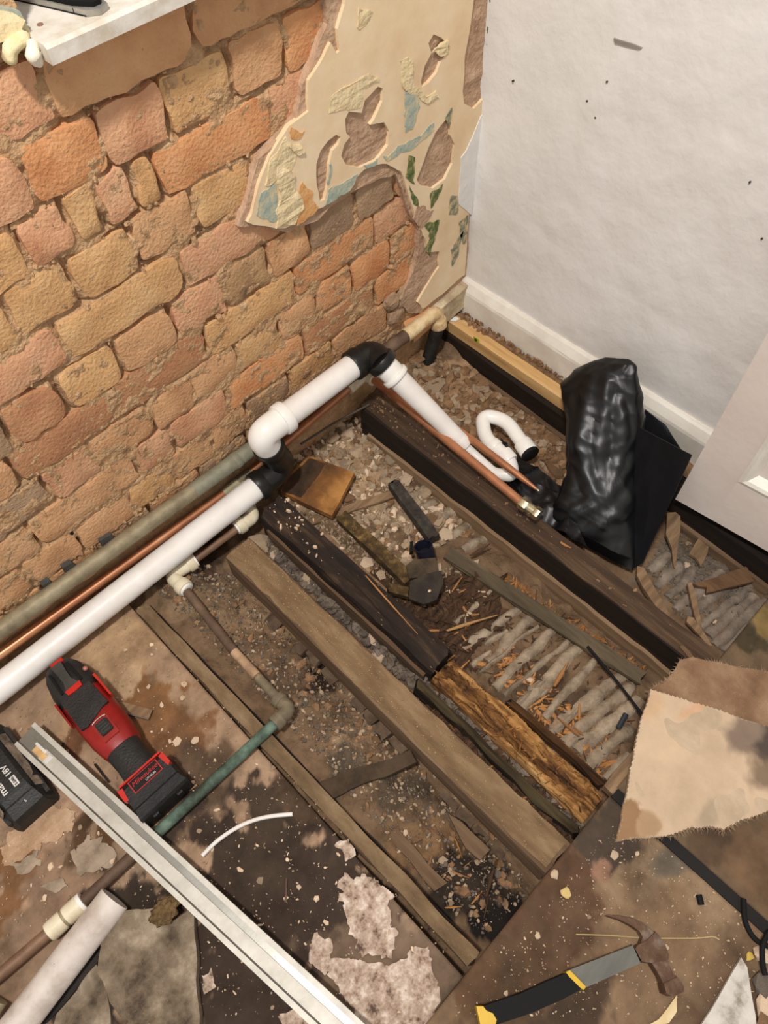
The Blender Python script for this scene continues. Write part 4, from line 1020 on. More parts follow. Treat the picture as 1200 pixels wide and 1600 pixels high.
big_splinter([(905, 1150), (870, 1120)], M_SPL, 'orange splinter against the lower right of the rotten wood', w=.012, i=5)
big_splinter([(760, 1400), (774, 1346)], M_SPLD, 'upright brown splinter in the dark pocket near the dusty joist end', z=-.06, w=.012, i=6)
big_splinter([(690, 1425), (694, 1448)], M_SPL, 'short orange splinter beside the lower end of the narrow batten', z=-.08, w=.006, i=7)
big_splinter([(876, 847), (892, 856)], M_SPL, 'small orange chip lying on top of the dark joist', z=ZJ + .003, w=.012, i=8)

# grit that nobody could count
for nm, n, reg, m, sz, zf, sd in [('plaster_flakes', 900, R_C1, M_RUB, (.002, .030), bed_z, 1), ('plaster_flakes', 500, R_C1, M_RUBP, (.002, .022), bed_z, 31), ('plaster_flakes', 500, R_C1, M_RUBB, (.002, .024), bed_z, 32), ('plaster_grit', 1500, R_C2, M_RUB, (.002, .010), bed_z, 2), ('wood_grit', 1300, R_S1, M_SPLD, (.004, .026), bed_z, 3),
                              ('plaster_grit', 2200, R_B, M_RUBG, (.002, .019), bed_z, 4), ('plaster_grit', 1200, R_A, M_RUB, (.001, .010), bed_z, 41), ('plaster_flakes', 300, R_A, M_RUBB, (.003, .022), bed_z, 42), ('plaster_flakes', 260, R_L, M_RUBP, (.002, .012), sub_z, 43), ('plaster_flakes', 900, R_D1, M_RUBB, (.003, .040), bed_z, 5), ('plaster_flakes', 500, R_D1, M_RUB, (.003, .034), bed_z, 35), ('plaster_grit', 900, R_D2, M_RUBG, (.0015, .008), bed_z, 6),
                              ('plaster_grit', 2600, R_A, M_RUBG, (.001, .008), bed_z, 7), ('plaster_grit', 1700, R_L, M_RUB, (.0008, .0045), sub_z, 8), ('plaster_grit', 900, R_F, M_RUB, (.0008, .004), fb_z, 9),
                              ('plaster_grit', 700, R_W, M_RUBB, (.003, .016), lambda x, y: .010, 10), ('wood_grit', 220, R_S2, M_SPL, (.003, .014), bed_z, 11), ('wood_grit', 900, R_S4, M_SPLD, (.004, .018), bed_z, 12), ('wood_grit', 160, R_S3, M_SPL, (.003, .013), bed_z, 13), ('wood_grit', 420, R_C3, M_SPLD, (.002, .008), bed_z, 14)]:
    crumbs(nm, n, lambda r, reg=reg, zf=zf: (lambda q: (q[0], q[1], zf(q[0], q[1]) + .001))(reg(r)), sz, m, seed=sd, parent=floor, long=2.6 if 'wood' in nm else 1.0, flatness=.2 if 'wood' in nm else (.22 if 'flakes' in nm else .5), steep=4.0 if 'flakes' in nm else 2.5)
# ------------------------------------------------------------------ pipes
M_PVC = mat('white_plastic', [(0.3, (222, 214, 206)), (0.6, (236, 231, 225))], scale=12, rough=0.35, bump=0.08, bscale=40, speck=[(70, 0.035, (110, 84, 62), 0.6)])
M_PVC2 = mat('clean_white_plastic', [(0.3, (232, 228, 220)), (0.7, (242, 239, 233))], scale=12, rough=0.3, bump=0.0)
M_PVCD = mat('dusty_white_plastic', [(0.3, (168, 152, 138)), (0.5, (204, 192, 182)), (0.7, (218, 208, 200))], scale=18, rough=0.55, bump=0.1, bscale=60, speck=[(80, 0.06, (110, 92, 76), 0.7)])
M_ABS = mat('black_plastic', [(0.35, (22, 21, 19)), (0.6, (38, 36, 33)), (0.8, (92, 84, 72))], scale=26, rough=0.4, bump=0.15)
M_COP = mat('copper', [(0.3, (158, 104, 74)), (0.55, (196, 136, 98)), (0.8, (214, 160, 122))], scale=14, rough=0.4, metal=0.55, bump=0.05)
M_COPD = mat('dull_copper', [(0.3, (100, 76, 58)), (0.55, (134, 104, 82)), (0.8, (156, 126, 102))], scale=22, rough=0.55, metal=0.25, bump=0.15)
M_COPB = mat('brown_pipe', [(0.3, (76, 58, 46)), (0.55, (104, 82, 66)), (0.8, (134, 110, 90))], scale=24, rough=0.7, metal=0.05, bump=0.2)
M_GALV = mat('old_galvanised_pipe', [(0.25, (110, 98, 76)), (0.5, (146, 134, 108)), (0.75, (170, 158, 132))], scale=30, rough=0.6, metal=0.3, bump=0.3)
M_GALVG = mat('greenish_pipe', [(0.3, (116, 112, 94)), (0.55, (142, 140, 120)), (0.8, (166, 158, 134))], scale=24, rough=0.6, metal=0.15, bump=0.25)
M_VERD = mat('verdigris', [(0.3, (44, 42, 34)), (0.43, (60, 70, 58)), (0.56, (82, 102, 88)), (0.75, (116, 136, 120))], scale=30, detail=9, rough=0.75, metal=0.0, bump=0.25)
M_GREYP = mat('grey_pipe', [(0.3, (90, 80, 64)), (0.55, (128, 116, 94)), (0.8, (168, 150, 124))], scale=26, rough=0.65, metal=0.2, bump=0.3)
M_FIT = mat('cream_plastic_fitting', [(0.25, (188, 172, 138)), (0.5, (222, 210, 182)), (0.75, (232, 224, 202))], scale=30, rough=0.45, bump=0.1)
M_FITD = mat('dirty_fitting', [(0.25, (120, 110, 84)), (0.5, (158, 148, 118)), (0.75, (190, 180, 150))], scale=30, rough=0.5, bump=0.15)
M_BRASS = mat('plated_brass', [(0.3, (168, 152, 116)), (0.6, (206, 194, 160)), (0.8, (226, 218, 192))], scale=30, rough=0.28, metal=0.9, bump=0.1)
M_RUBR = flat('black_rubber', (17, 16, 15), rough=.75, spec=.25)

def ring(name, a, b, r, m, parent, seg=20):
    """short collar from a to b"""
    a, b = Vector(a), Vector(b); d = (b - a)
    return tube_obj(name, [a, a + d * .12, a + d * .88, b], [r * .96, r, r, r * .96], m, parent, seg)
def along(p, q, s): return Vector(p).lerp(Vector(q), s)

# --- the waste run: one glued assembly from the left edge to the trap
RWP = 0.0222
A0 = W(-70, 1131, z=.008); A1 = W(404, 757, z=.008); A0.y = A1.y = (A0.y + A1.y) / 2
wp = empty('waste_pipe', (A1.x, A1.y, -.014), 'long white waste pipe with black elbows running along the brick wall to a white trap', 'waste pipe')
tube_obj('pipe', [A0, A1], RWP, M_PVC, wp, 32)
E0 = A1 + Vector((.010, 0, 0))
B0 = W(440, 652, y=-.061); B1 = W(557, 571, y=-.061)
zz = (B0.z + B1.z) / 2; B0.z = B1.z = zz
K1 = A1 + Vector((.040, 0, 0)); K2 = Vector((B0.x - .040, B0.y, zz))
K1 = Vector((W(440, 722, z=.012).x, A1.y, .008))
K2 = W(402, 668, y=B0.y); K2.z = zz
eb = fillet([A1 + Vector((-.006, 0, 0)), K1, K2, B0 + Vector((.004, 0, 0))], [0, .030, .030, 0], 8)
mid = along(K1, K2, .66)
i0 = min(range(len(eb)), key=lambda i: (eb[i] - mid).length)
EL1 = tube_obj('black_elbow', fillet([A1 + Vector((-.004, 0, 0)), K1, mid], [0, .032, 0], 8), RWP * 1.12, M_ABS, wp, 28)
ring('elbow_collar', A1 + Vector((-.010, 0, 0)), A1 + Vector((.010, 0, 0)), RWP * 1.27, M_ABS, EL1, 28)
dm = (K2 - K1).normalized()
ring('elbow_collar', mid - dm * .010, mid + dm * .008, RWP * 1.27, M_ABS, EL1, 28)
EL2 = tube_obj('white_elbow', fillet([mid, K2, Vector((B0.x, B0.y, zz))], [0, .034, 0], 8), RWP * 1.13, M_PVC2, wp, 28)
ring('elbow_collar', Vector((B0.x - .006, B0.y, zz)), Vector((B0.x + .012, B0.y, zz)), RWP * 1.3, M_PVC2, EL2, 28)
tube_obj('pipe', [B0, B1], RWP, M_PVC, wp, 32)
# black elbow at the right, turning down to the thinner pipe
N0 = W(612, 576, z=zz - .008); N0.y = min(N0.y, B1.y - .05)
K3 = Vector((W(577, 551, y=B0.y).x + .004, B0.y, zz))
F0 = W(599, 569, y=-.098); F1 = W(724, 694, z=-.004); F2 = F1
EL3 = tube_obj('black_elbow', fillet([B1 + Vector((-.004, 0, 0)), K3, F0], [0, .036, 0], 9), RWP * 1.13, M_ABS, wp, 28)
ring('elbow_collar', B1 + Vector((-.012, 0, 0)), B1 + Vector((.010, 0, 0)), RWP * 1.27, M_ABS, EL3, 28)
df = (F1 - F0).normalized()
ring('elbow_collar', F0 - df * .012, F0 + df * .004, RWP * 1.27, M_ABS, EL3, 28)
ring('reducer_socket', F0, F0 + df * .026, RWP * 1.0, M_PVC2, wp, 28)
ring('reducer_lip', F0 + df * .026, F0 + df * .036, RWP * 1.16, M_PVC2, wp, 28)
tube_obj('pipe', [F0 + df * .03, F0.lerp(F1, .96)], [RWP * .93, RWP * .72], M_PVC, wp, 28)
ring('coupling_nut', F0.lerp(F1, .92), F0.lerp(F1, 1.02), .0168, M_PVC2, wp, 12)
# trap
zt = -.020
T = [F0.lerp(F1, 1.0), W(740, 715, z=zt + .004), W(768, 742, z=zt), W(790, 760, z=zt), W(803, 752, z=zt), W(800, 726, z=zt), W(785, 702, z=zt + .002)]
TN = fillet([F0.lerp(F1, .99), W(744, 713, z=zt), W(776, 741, z=zt - .004), W(800, 742, z=zt - .004), W(797, 724, z=zt), W(789, 712, z=zt + .003)], [0, .03, .018, .012, .01, 0], 8)
NB = len(TN)
tube_obj('trap_bend', TN, [.0085 + (.0142 - .0085) * min(1, max(0, (i / NB - .30) / .25)) for i in range(NB)], M_PVC2, wp, 24)
ring('trap_nut', W(797, 722, z=zt + .001), W(785, 708, z=zt + .004), .0178, M_PVC2, wp, 12)
UB = fillet([W(788, 712, z=zt + .004), W(758, 684, z=zt + .006), W(752, 648, z=zt + .010), W(790, 656, z=zt + .012), W(822, 700, z=zt + .010)], [0, .018, .026, .026, 0], 9)
UP = tube_obj('trap_bend', UB, .0136, M_PVC2, wp, 26)
ring('trap_collar', W(776, 701, z=zt + .005), W(768, 694, z=zt + .006), .0158, M_PVC2, UP, 24)
ring('trap_nut', W(816, 692, z=zt + .010), W(828, 708, z=zt + .010), .0180, M_PVC2, UP, 12)
ring('rubber_seal', W(827, 707, z=zt + .010), W(830, 711, z=zt + .010), .0176, M_RUBR, UP, 20)

# --- heating pipe: two copper runs, soldered connector, tee, branch with valve
RC = .0080
yc, = (A1.y + .030,)
ca0, ca1 = W(-60, 1066, y=-.0175), W(352, 770, y=-.0175)
cz = (ca0.z + ca1.z) / 2; ca0.z, ca1.z = ca0.z, ca1.z
cp = empty('copper_pipe', (ca1.x, ca1.y, ca1.z - .01), 'bright copper pipe along the brick wall, branching to a brass valve end', 'copper pipe')
tube_obj('pipe', [ca0, ca1], RC, M_COP, cp, 18)
co0 = ca1; co1 = W(392, 738, y=-.0175)
ring('solder_coupling', along(co0, co1, -.05), along(co0, co1, .5), RC * 1.2, M_FITD, cp, 18)
ring('solder_coupling', along(co0, co1, .5), along(co0, co1, 1.0), RC * 1.25, M_GREYP, cp, 18)
ce1 = W(546, 606, z=.012); ce0 = Vector(co1)
tube_obj('pipe', [ce0, ce1], RC, M_COP, cp, 18)
te = W(562, 592, z=.013)
dte = (te - ce1).normalized()
ring('tee_socket', ce1 - dte * .004, te, RC * 1.55, M_FIT, cp, 18)
tube_obj('tee_body', [te - dte * .006, te + dte * .026], RC * 1.5, M_FIT, cp, 18)
b0 = W(583, 592, z=.014); b1 = W(816, 786, z=.020)
tn = W(572, 583, z=.011); dbr = (b1 - b0).normalized()
ring('tee_socket', tn, b0 + dbr * .004, RC * 1.7, M_FIT, cp, 18)
ring('tee_socket', te + dte * .024 , te + dte * .040, RC * 1.5, M_FIT, cp, 18)
tube_obj('branch_pipe', [b0, b1], RC, M_COP, cp, 18)
v1 = W(843, 805, z=.020)
vd = (v1 - b1).normalized(); vl = (v1 - b1).length
ring('valve_nut', b1 - vd * .004, b1 + vd * vl * .30, RC * 1.5, M_BRASS, cp, 6)
tube_obj('valve_body', [b1 + vd * vl * .26, b1 + vd * vl * .72], RC * 1.25, M_BRASS, cp, 16)
ring('valve_nut', b1 + vd * vl * .70, b1 + vd * vl * 1.0, RC * 1.5, M_BRASS, cp, 6)
vs = W(826, 799, z=.014); ring('valve_screw', vs + Vector((.002, .004, .002)), vs + Vector((-.006, -.008, .004)), .005, M_BRASS, cp, 12)
# second copper run, half hidden under the waste pipe
q0, q1 = W(205, 930, z=.004), W(392, 757, z=.012)
q0.y = q1.y = -.052
q0 = W(225, 888, y=-.027); q1 = W(384, 754, y=-.027)
c2 = empty('copper_pipe', (q1.x, q1.y, q1.z - .01), 'second copper pipe tucked between the upper copper pipe and the white waste pipe', 'copper pipe')
tube_obj('pipe', [along(q0, q1, -.9), q1], RC * .82, M_COP, c2, 18)
ring('solder_coupling', along(q0, q1, .82), along(q0, q1, .99), RC * 1.05, M_FITD, c2, 18)
# copper tail running under the waste pipe to the bag
t0, t1, t2 = W(694, 655, z=-.020), W(744, 692, z=.012), W(838, 764, z=.010)
ct = empty('copper_pipe', (t1.x, t1.y, 0), 'short copper tail with a flattened tip crossing the white trap', 'copper pipe')
tb = [t0, t1, along(t1, t2, .55), along(t1, t2, .8), t2]
tube_obj('pipe', tb, [RC * .85, RC * .85, RC * .85, RC * .7, RC * .35], M_COP, ct, 16)
ring('flattened_tip', t2, t2 + (t2 - t1).normalized() * .006, RC * .4, M_BRASS, ct, 8)

# --- old galvanised pipe against the brick
RG = .0135
g0, g1 = W(-60, 1028, y=-.021), W(398, 698, y=-.021)
g2, g3 = W(612, 541, y=-.021), W(655, 508, y=-.021)
gp = empty('iron_pipe', (g1.x, -.016, .04), 'old grey iron pipe fixed along the brick wall and dropping into the corner', 'iron pipe')
tube_obj('pipe', [g0, along(g0, g1, .76)], RG, M_GALV, gp, 20)
tube_obj('green_pipe', [along(g0, g1, .76), along(g1, g2, .1)], RG * 1.02, M_GALVG, gp, 20)
ring('pipe_joint', along(g0, g1, .915), along(g0, g1, .935), RG * 1.12, M_GALVG, gp, 20)
tube_obj('pipe', [along(g1, g2, .1), along(g2, g3, .5)], RG * .95, M_COPB, gp, 20)
g4 = W(682, 486, y=-.024); g5 = W(685, 507, y=-.030); g6 = W(668, 566, y=-.03)
M_OLDP = mat('flaking_paint', [(0.3, (180, 140, 92)), (0.5, (220, 194, 150)), (0.75, (232, 214, 178))], scale=40, rough=.6, bump=.5)
tube_obj('painted_elbow', fillet([along(g2, g3, .5), g4, g5], [0, .016, 0], 7), RG * 1.05, M_OLDP, gp, 18)
ring('elbow_collar', along(g4, g5, .6), along(g4, g5, 1.15), RG * 1.3, M_OLDP, gp, 18)
tube_obj('drop_pipe', [g5, g6], RG * 1.05, mat('black_iron', [(0.35, (22, 21, 19)), (0.65, (44, 42, 38)), (0.85, (120, 110, 96))], scale=40, rough=.5, bump=.4), gp, 18)

# --- old copper branch with cream push-fit elbows, over the left side
zc = .0
e1 = W(386, 798, z=-.036); e0 = W(392, 792, z=-.036)
op = empty('old_copper_pipe', (W(290, 900, z=-.02).x, W(290, 900, z=-.02).y, -.04), 'dull branch pipe with two cream elbows bending past the narrow batten into a green length', 'copper pipe')
ea = W(372, 825, z=-.036); eb_ = W(300, 878, z=-.036)
ek = W(266, 900, z=-.036); ec = W(288, 918, z=-.036)
tube_obj('pipe', [ea, eb_], RC * .92, M_COPD, op, 16)
def pushfit(p_in, corner, p_out, r=.0128):
    eb2 = tube_obj('elbow_body', fillet([p_in, corner, p_out], [0, .014, 0], 6), r, M_FIT, op, 18)
    for a, b in ((p_in, corner), (p_out, corner)):
        d = (Vector(b) - Vector(a)).normalized(); a = Vector(a)
        ring('elbow_collar', a - d * .004, a + d * .010, r * 1.22, M_FIT, eb2, 18)
        ring('release_ring', a - d * .008, a - d * .004, r * 1.0, M_PVC2, eb2, 18)
pushfit(eb_, ek, ec)
pushfit(W(374, 822, z=-.036), W(398, 806, z=-.036), W(385, 792, z=-.036))
h0, h1, h2 = W(292, 924, z=-.036), W(366, 1018, z=-.034), W(436, 1094, z=-.022)
tube_obj('brown_pipe', fillet([h0, along(h0, h1, .6), h1], [0, .02, 0], 4), RC * .98, M_COPB, op, 16)
tube_obj('scraped_pipe', [h1, along(h1, h2, .55)], RC * .98, mat('scraped_pipe', [(0.35, (140, 112, 86)), (0.6, (186, 156, 122))], scale=30, rough=.6, bump=.1), op, 16)
tube_obj('grey_pipe', [along(h1, h2, .52), h2], RC * .98, M_GREYP, op, 16)
tk = W(452, 1108, z=-.018); tg = W(432, 1128, z=-.016)
tube_obj('tee_body', fillet([h2, tk, tg], [0, .010, 0], 5), RC * 1.45, M_GREYP, op, 18)
ring('tee_collar', along(h2, tk, -.2), along(h2, tk, .3), RC * 1.65, M_GREYP, op, 18)
ring('tee_collar', along(tg, tk, -.2), along(tg, tk, .35), RC * 1.65, M_GREYP, op, 18)
k1 = W(232, 1314, z=-.017); k2 = W(150, 1392, z=-.017)
tube_obj('green_pipe', [tg, k1], RC * 1.05, M_VERD, op, 16)
tube_obj('brown_pipe', [k1, W(118, 1420, z=-.017)], RC * 1.05, M_COPB, op, 16)
cc0, cc1 = W(124, 1414, z=-.016), W(76, 1458, z=-.016)
tube_obj('connector_body', [cc0, cc1], .0125, M_FITD, op, 18)
ring('connector_nut', along(cc0, cc1, -.05), along(cc0, cc1, .42), .0140, M_FIT, op, 18)
ring('connector_nut', along(cc0, cc1, .50), along(cc0, cc1, .98), .0140, M_FIT, op, 18)
ring('release_ring', along(cc0, cc1, -.15), along(cc0, cc1, -.03), .0138, M_PVC2, op, 18)
tube_obj('end_pipe', [cc1, W(-60, 1575, z=-.017)], RC * 1.05, M_COPD, op, 16)

# --- loose cut length of white pipe, bottom left
s0_, s1_ = W(179, 1404, z=-.009), W(-4, 1644, z=-.009)
sp = empty('plastic_pipe', (s0_.x, s0_.y, -.035), 'grimy cut length of white plastic pipe lying open ended at the lower left', 'pipe')
tube_obj('pipe', [s0_, s1_], RWP * 1.0, M_PVCD, sp, 32, wall=.003)
b_ = bmesh.new(); tube(b_, [W(-6, 1560, z=-.01), W(-24, 1590, z=-.01)], .016, 20)
o = build('plastic_bung', b_, M_FITD, None, bevel=.002, smooth=True); link_props(o, 'dirty cream round bung at the lower left edge beside the grimy pipe', 'bung')

# ------------------------------------------------------------------ tools
M_TBLK = mat('tool_black_plastic', [(0.3, (26, 25, 24)), (0.7, (44, 42, 40))], scale=30, rough=0.5, bump=0.25, bscale=300, speck=[(260, .05, (120, 104, 88), .6)])
M_TGRY = mat('tool_grey_plastic', [(0.3, (46, 44, 42)), (0.7, (70, 67, 62))], scale=30, rough=0.55, bump=0.1, bscale=200, speck=[(260, .05, (120, 104, 88), .6)])
M_TRED = mat('tool_red_plastic', [(0.3, (120, 18, 16)), (0.7, (150, 30, 24))], scale=30, rough=0.4, bump=0.05, speck=[(200, .04, (120, 90, 76), .6)])
M_TBRED = flat('bright_red_plastic', (206, 44, 34), rough=.35)
M_LABEL = flat('label_black', (18, 18, 18), rough=.3)
M_WHITE = flat('print_white', (224, 220, 214), rough=.5)
M_PRED = flat('print_red', (190, 30, 34), rough=.5)
def loft(bm, secs, seg=20, power=3.0):
    """sections: (frame origin, side half, up half, side dir, up dir) -> closed rounded body"""
    rings = []
    for (o, a, b, sd, ud) in secs:
        r_ = []
        for k in range(seg):
            t = 2 * math.pi * (k + .5) / seg; c, s = math.cos(t), math.sin(t)
            x = math.copysign(abs(c) ** (2 / power), c) * a; y = math.copysign(abs(s) ** (2 / power), s) * b
            r_.append(bm.verts.new(Vector(o) + sd * x + ud * y))
        rings.append(r_)
    for p, q in zip(rings, rings[1:]):
        for k in range(seg): bm.faces.new((p[k], p[(k + 1) % seg], q[(k + 1) % seg], q[k]))
    bm.faces.new(rings[0][::-1]); bm.faces.new(rings[-1])
    return bm
zt_ = .012
t_a, t_b = W(90, 1042, z=zt_), W(261, 1255, z=zt_)
tu = (t_b - t_a); TL = tu.length; tu.normalize(); tw = Vector((0, 0, 1)); tv = tw.cross(tu)
def tp(s, v=0, w=0): return t_a + tu * (s * TL) + tv * v + tw * w
ground = ZL + .002 - zt_
tool = empty('oscillating_multitool', (t_a.x, t_a.y, ZL), 'red and black cordless multitool lying with its battery on the left subfloor', 'power tool')
def tsec(lst): return [(tp(s, 0, (wt + ground) / 2 if False else (wt + wb) / 2), hv, (wt - wb) / 2, tv, tw) for s, hv, wt, wb in lst]
build('head', loft(bmesh.new(), tsec([(-.02, .012, .004, -.030), (.0, .022, .012, -.040), (.05, .030, .016, ground), (.14, .035, .018, ground), (.24, .034, .020, ground), (.27, .031, .018, ground + .004)])), M_TBLK, tool, smooth=True, sharp=60)
build('body', loft(bmesh.new(), tsec([(.22, .031, .016, ground + .004), (.25, .034, .021, ground + .002), (.40, .034, .022, ground + .002), (.52, .033, .022, ground + .003), (.60, .029, .020, ground + .006), (.635, .024, .017, ground + .009)])), M_TRED, tool, smooth=True, sharp=60)
build('grip', loft(bmesh.new(), tsec([(.59, .0255, .0175, ground + .007), (.63, .0265, .0185, ground + .006), (.70, .0255, .017, ground + .008), (.78, .027, .018, ground + .006), (.84, .030, .018, ground + .006)])), M_TBLK, tool, smooth=True, sharp=60)
def tpoly(name, pts, w, th, m, parent=None, bevel=.0):
    b = slab(bmesh.new(), pts, [], lambda p: tp(p[0], p[1], w), lambda p: tp(p[0], p[1], w - th))
    return build(name, b, m, parent or tool, bevel=bevel)
tpoly('rubber_pad', [(.235, -.026), (.235, .024), (.40, .026), (.405, .014), (.425, -.002), (.44, -.016), (.43, -.027)], .0245, .006, M_TBLK)
tpoly('clamp_lever', [(.03, -.007), (.03, .010), (.10, .008), (.15, .007), (.20, .012), (.20, -.010), (.15, -.006), (.09, -.006)], .024, .010, M_TGRY, bevel=.0015)
tpoly('lever_tab', [(.198, -.012), (.198, .014), (.228, .013), (.232, 0), (.228, -.011)], .0245, .008, M_TBRED, bevel=.001)
tpoly('red_cap', [(.005, -.006), (.005, .014), (.028, .014), (.028, -.006)], .0195, .006, M_TBRED, bevel=.001)
tpoly('front_light', [(.028, -.003), (.028, .004), (.045, .004), (.045, -.003)], .0215, .004, flat('lens_grey', (140, 140, 120), rough=.2))
for sgn in (-1, 1):
    tpoly('lever_slot', [(.05, sgn * .013), (.05, sgn * .017), (.19, sgn * .019), (.19, sgn * .015)], .0200, .004, M_RUBR)
    tpoly('side_trim', [(.20, sgn * .0325), (.20, sgn * .036), (.36, sgn * .036), (.36, sgn * .0335)], .014, .012, M_TBRED if sgn > 0 else M_TRED, bevel=.001)
b_ = bmesh.new(); bmesh.ops.create_icosphere(b_, subdivisions=2, radius=.004)
for v in b_.verts: v.co += tp(.14, .030, .012)
build('head_screw', b_, flat('screw_pink', (190, 120, 110), rough=.3), tool, smooth=True)
tpoly('switch_plate', [(.455, -.013), (.455, .014), (.57, .013), (.57, -.012)], .0232, .004, flat('switch_red', (150, 40, 32), rough=.4), bevel=.001)
sw = tpoly('switch', [(.465, -.008), (.465, .009), (.47, .010), (.535, .0095), (.54, .008), (.54, -.008), (.535, -.009), (.47, -.009)], .0285, .008, M_TBLK, bevel=.0015)
for k in range(4): tpoly('switch_rib', [(.477 + k * .017, -.006), (.477 + k * .017, .007), (.483 + k * .017, .007), (.483 + k * .017, -.006)], .0295, .002, M_TGRY, sw)
arc = [(.452 - .012 * math.cos(a), .0005 + .0125 * math.sin(a)) for a in [(-1.2 + i * .24) for i in range(11)]] + [(.4545 - .012 * math.cos(a), .0005 + .0110 * math.sin(a)) for a in [(1.2 - i * .24) for i in range(11)]]
tpoly('switch_mark', arc, .0245, .0015, M_WHITE)
# battery
bat = None
b_ = bmesh.new()
wb_ = .0405
prof = [(.80, ground), (.80, .016), (.83, .022), (.885, .0225), (.935, .012), (.975, .004), (.985, -.002), (.985, ground)]
rows = [[b_.verts.new(tp(s, sv * (wb_ - (0.004 if w > .01 else 0)), w)) for s, w in prof] for sv in (-1, 1)]
for i in range(len(prof)): b_.faces.new((rows[0][i], rows[0][(i + 1) % len(prof)], rows[1][(i + 1) % len(prof)], rows[1][i]))
b_.faces.new(rows[0][::-1]); b_.faces.new(rows[1])
bat = build('battery', b_, M_TBLK, tool, bevel=.003)
tpoly('label_border', [(.815, -.022), (.815, .026), (.883, .026), (.883, -.022)], .0240, .004, M_PRED, bat)
tpoly('label', [(.8185, -.0205), (.8185, .0245), (.8795, .0245), (.8795, -.0205)], .0244, .004, M_LABEL, bat)
tpoly('label_seam', [(.793, -.034), (.793, .036), (.803, .036), (.803, -.034)], .0205, .006, M_TBRED, bat)
for sgn in (-1, 1):
    tpoly('latch_button', [(.815, sgn * .031), (.81, sgn * .039), (.875, sgn * .0395), (.885, sgn * .034)], .0225, .012, M_TBRED, bat, bevel=.002)
    tpoly('battery_foot', [(.978, sgn * .016), (.978, sgn * .026), (.996, sgn * .025), (.996, sgn * .017)], -.012, .014, M_TBLK, bat, bevel=.001)
tpoly('battery_groove', [(.929, -.038), (.929, .038), (.933, .038), (.933, -.038)], .0142, .003, M_RUBR, bat)
um = frame(tp(.842, .002, .0246), tv if tv.dot(Vector((1, -1, 0))) > 0 else -tv)
dirv = (W(240, 1197, z=0) - W(205, 1232, z=0)).normalized()
fm = frame(tp(.843, .002, .0245), tv if tv.dot(dirv) > 0 else -tv)
text_mesh('Milwaukee', .0098, fm, M_PRED, 'lettering', bat, shear=.25)
fm2 = frame(tp(.868, .008 if tv.dot(dirv) > 0 else -.004, .0245), tv if tv.dot(dirv) > 0 else -tv)
text_mesh('LITHIUM', .0045, fm2, M_WHITE, 'lettering', bat)

# second battery, dusty black, at the left edge
e_o = W(19, 1236, z=.022)
e1_ = (W(1, 1212, z=.022) - e_o); e1_.z = 0; e1_.normalize()
mk = empty('tool_battery', (e_o.x, e_o.y, ZL), 'dusty black tool battery with white lettering at the left edge', 'battery')
MF = frame(e_o, e1_); ev = Vector((MF[0][1], MF[1][1], 0))
def mp_(u, v, w): return MF @ Vector((u, v, w))
g_ = ZL + .002 - e_o.z
b_ = bmesh.new()
secs = [(-.034, .031, -.030, g_), (-.030, .034, -.018, g_), (-.002, .037, -.004, g_), (.004, .037, 0, g_), (.11, .037, 0, g_)]
rows = []
for (u, hv, wt, wb) in secs:
    tpv = .0205 if u > -.004 else .024
    rows.append([b_.verts.new(mp_(u, -hv, wb)), b_.verts.new(mp_(u, -hv, wt - .022)), b_.verts.new(mp_(u, -tpv, wt)), b_.verts.new(mp_(u, tpv, wt)), b_.verts.new(mp_(u, hv, wt - .022)), b_.verts.new(mp_(u, hv, wb))])
for p, q in zip(rows, rows[1:]):
    for k in range(6): b_.faces.new((p[k], p[(k + 1) % 6], q[(k + 1) % 6], q[k]))
b_.faces.new(rows[0][::-1]); b_.faces.new(rows[-1])
build('shell', b_, M_TBLK, mk, bevel=.0025)
M_DUSTR = mat('dust_on_plastic', [(0.35, (70, 62, 54)), (0.6, (130, 114, 98)), (0.8, (160, 144, 124))], scale=60, rough=.9, bump=.4)
for sgn in (-1, 1):
    b_ = bmesh.new(); q = [(-.012, sgn * .0265, -.011), (.09, sgn * .0265, -.006), (.09, sgn * .035, -.0195), (-.014, sgn * .0345, -.0225)]
    f = [b_.verts.new(mp_(*v)) for v in q]; g = [b_.verts.new(mp_(v[0], v[1], v[2] + .0025)) for v in q]
    b_.faces.new(f); b_.faces.new(g[::-1])
    for i in range(4): b_.faces.new((f[i], f[(i + 1) % 4], g[(i + 1) % 4], g[i]))
    build('dusty_rail', b_, M_DUSTR, mk)
    b_ = bmesh.new(); beam(b_, mp_(-.026, sgn * .032, -.024), mp_(.10, sgn * .038, -.020), .006, .012, nseg=4); build('side_rail', b_, M_TBLK, mk)
for k in range(3):
    b_ = bmesh.new(); beam(b_, mp_(-.012 - k * .008, -.022, -.008 - k * .007), mp_(-.012 - k * .008, .022, -.008 - k * .007), .002, .006, nseg=2); build('end_rib', b_, M_TGRY if k == 1 else M_TBLK, mk)
def lab(body, u, v, size, m, al='LEFT', w=.0006): return text_mesh(body, size, MF @ Matrix.Translation((u, v, w)), m, 'lettering', mk, align=al, bold=.0002)
lab('makita', .001, .0095, .0150, M_WHITE)
lab('18V', .0215, -.0095, .0120, M_WHITE)
b_ = bmesh.new(); box(b_, (0.0100, -.0100, .0004), (.0165, .0085, .0008)); b_.transform(MF); build('label_box', b_, M_WHITE, mk)
lab('5.0Ah', .0030, -.0100, .0058, M_LABEL, w=.0010)
FE = frame(mp_(-.020, -.004, -.0115), -ev if False else Vector(ev) * -1, (mp_(-.03, 0, -.010) - mp_(-.02, 0, -.022)))
text_mesh('5', .006, FE, M_WHITE, 'lettering', mk)

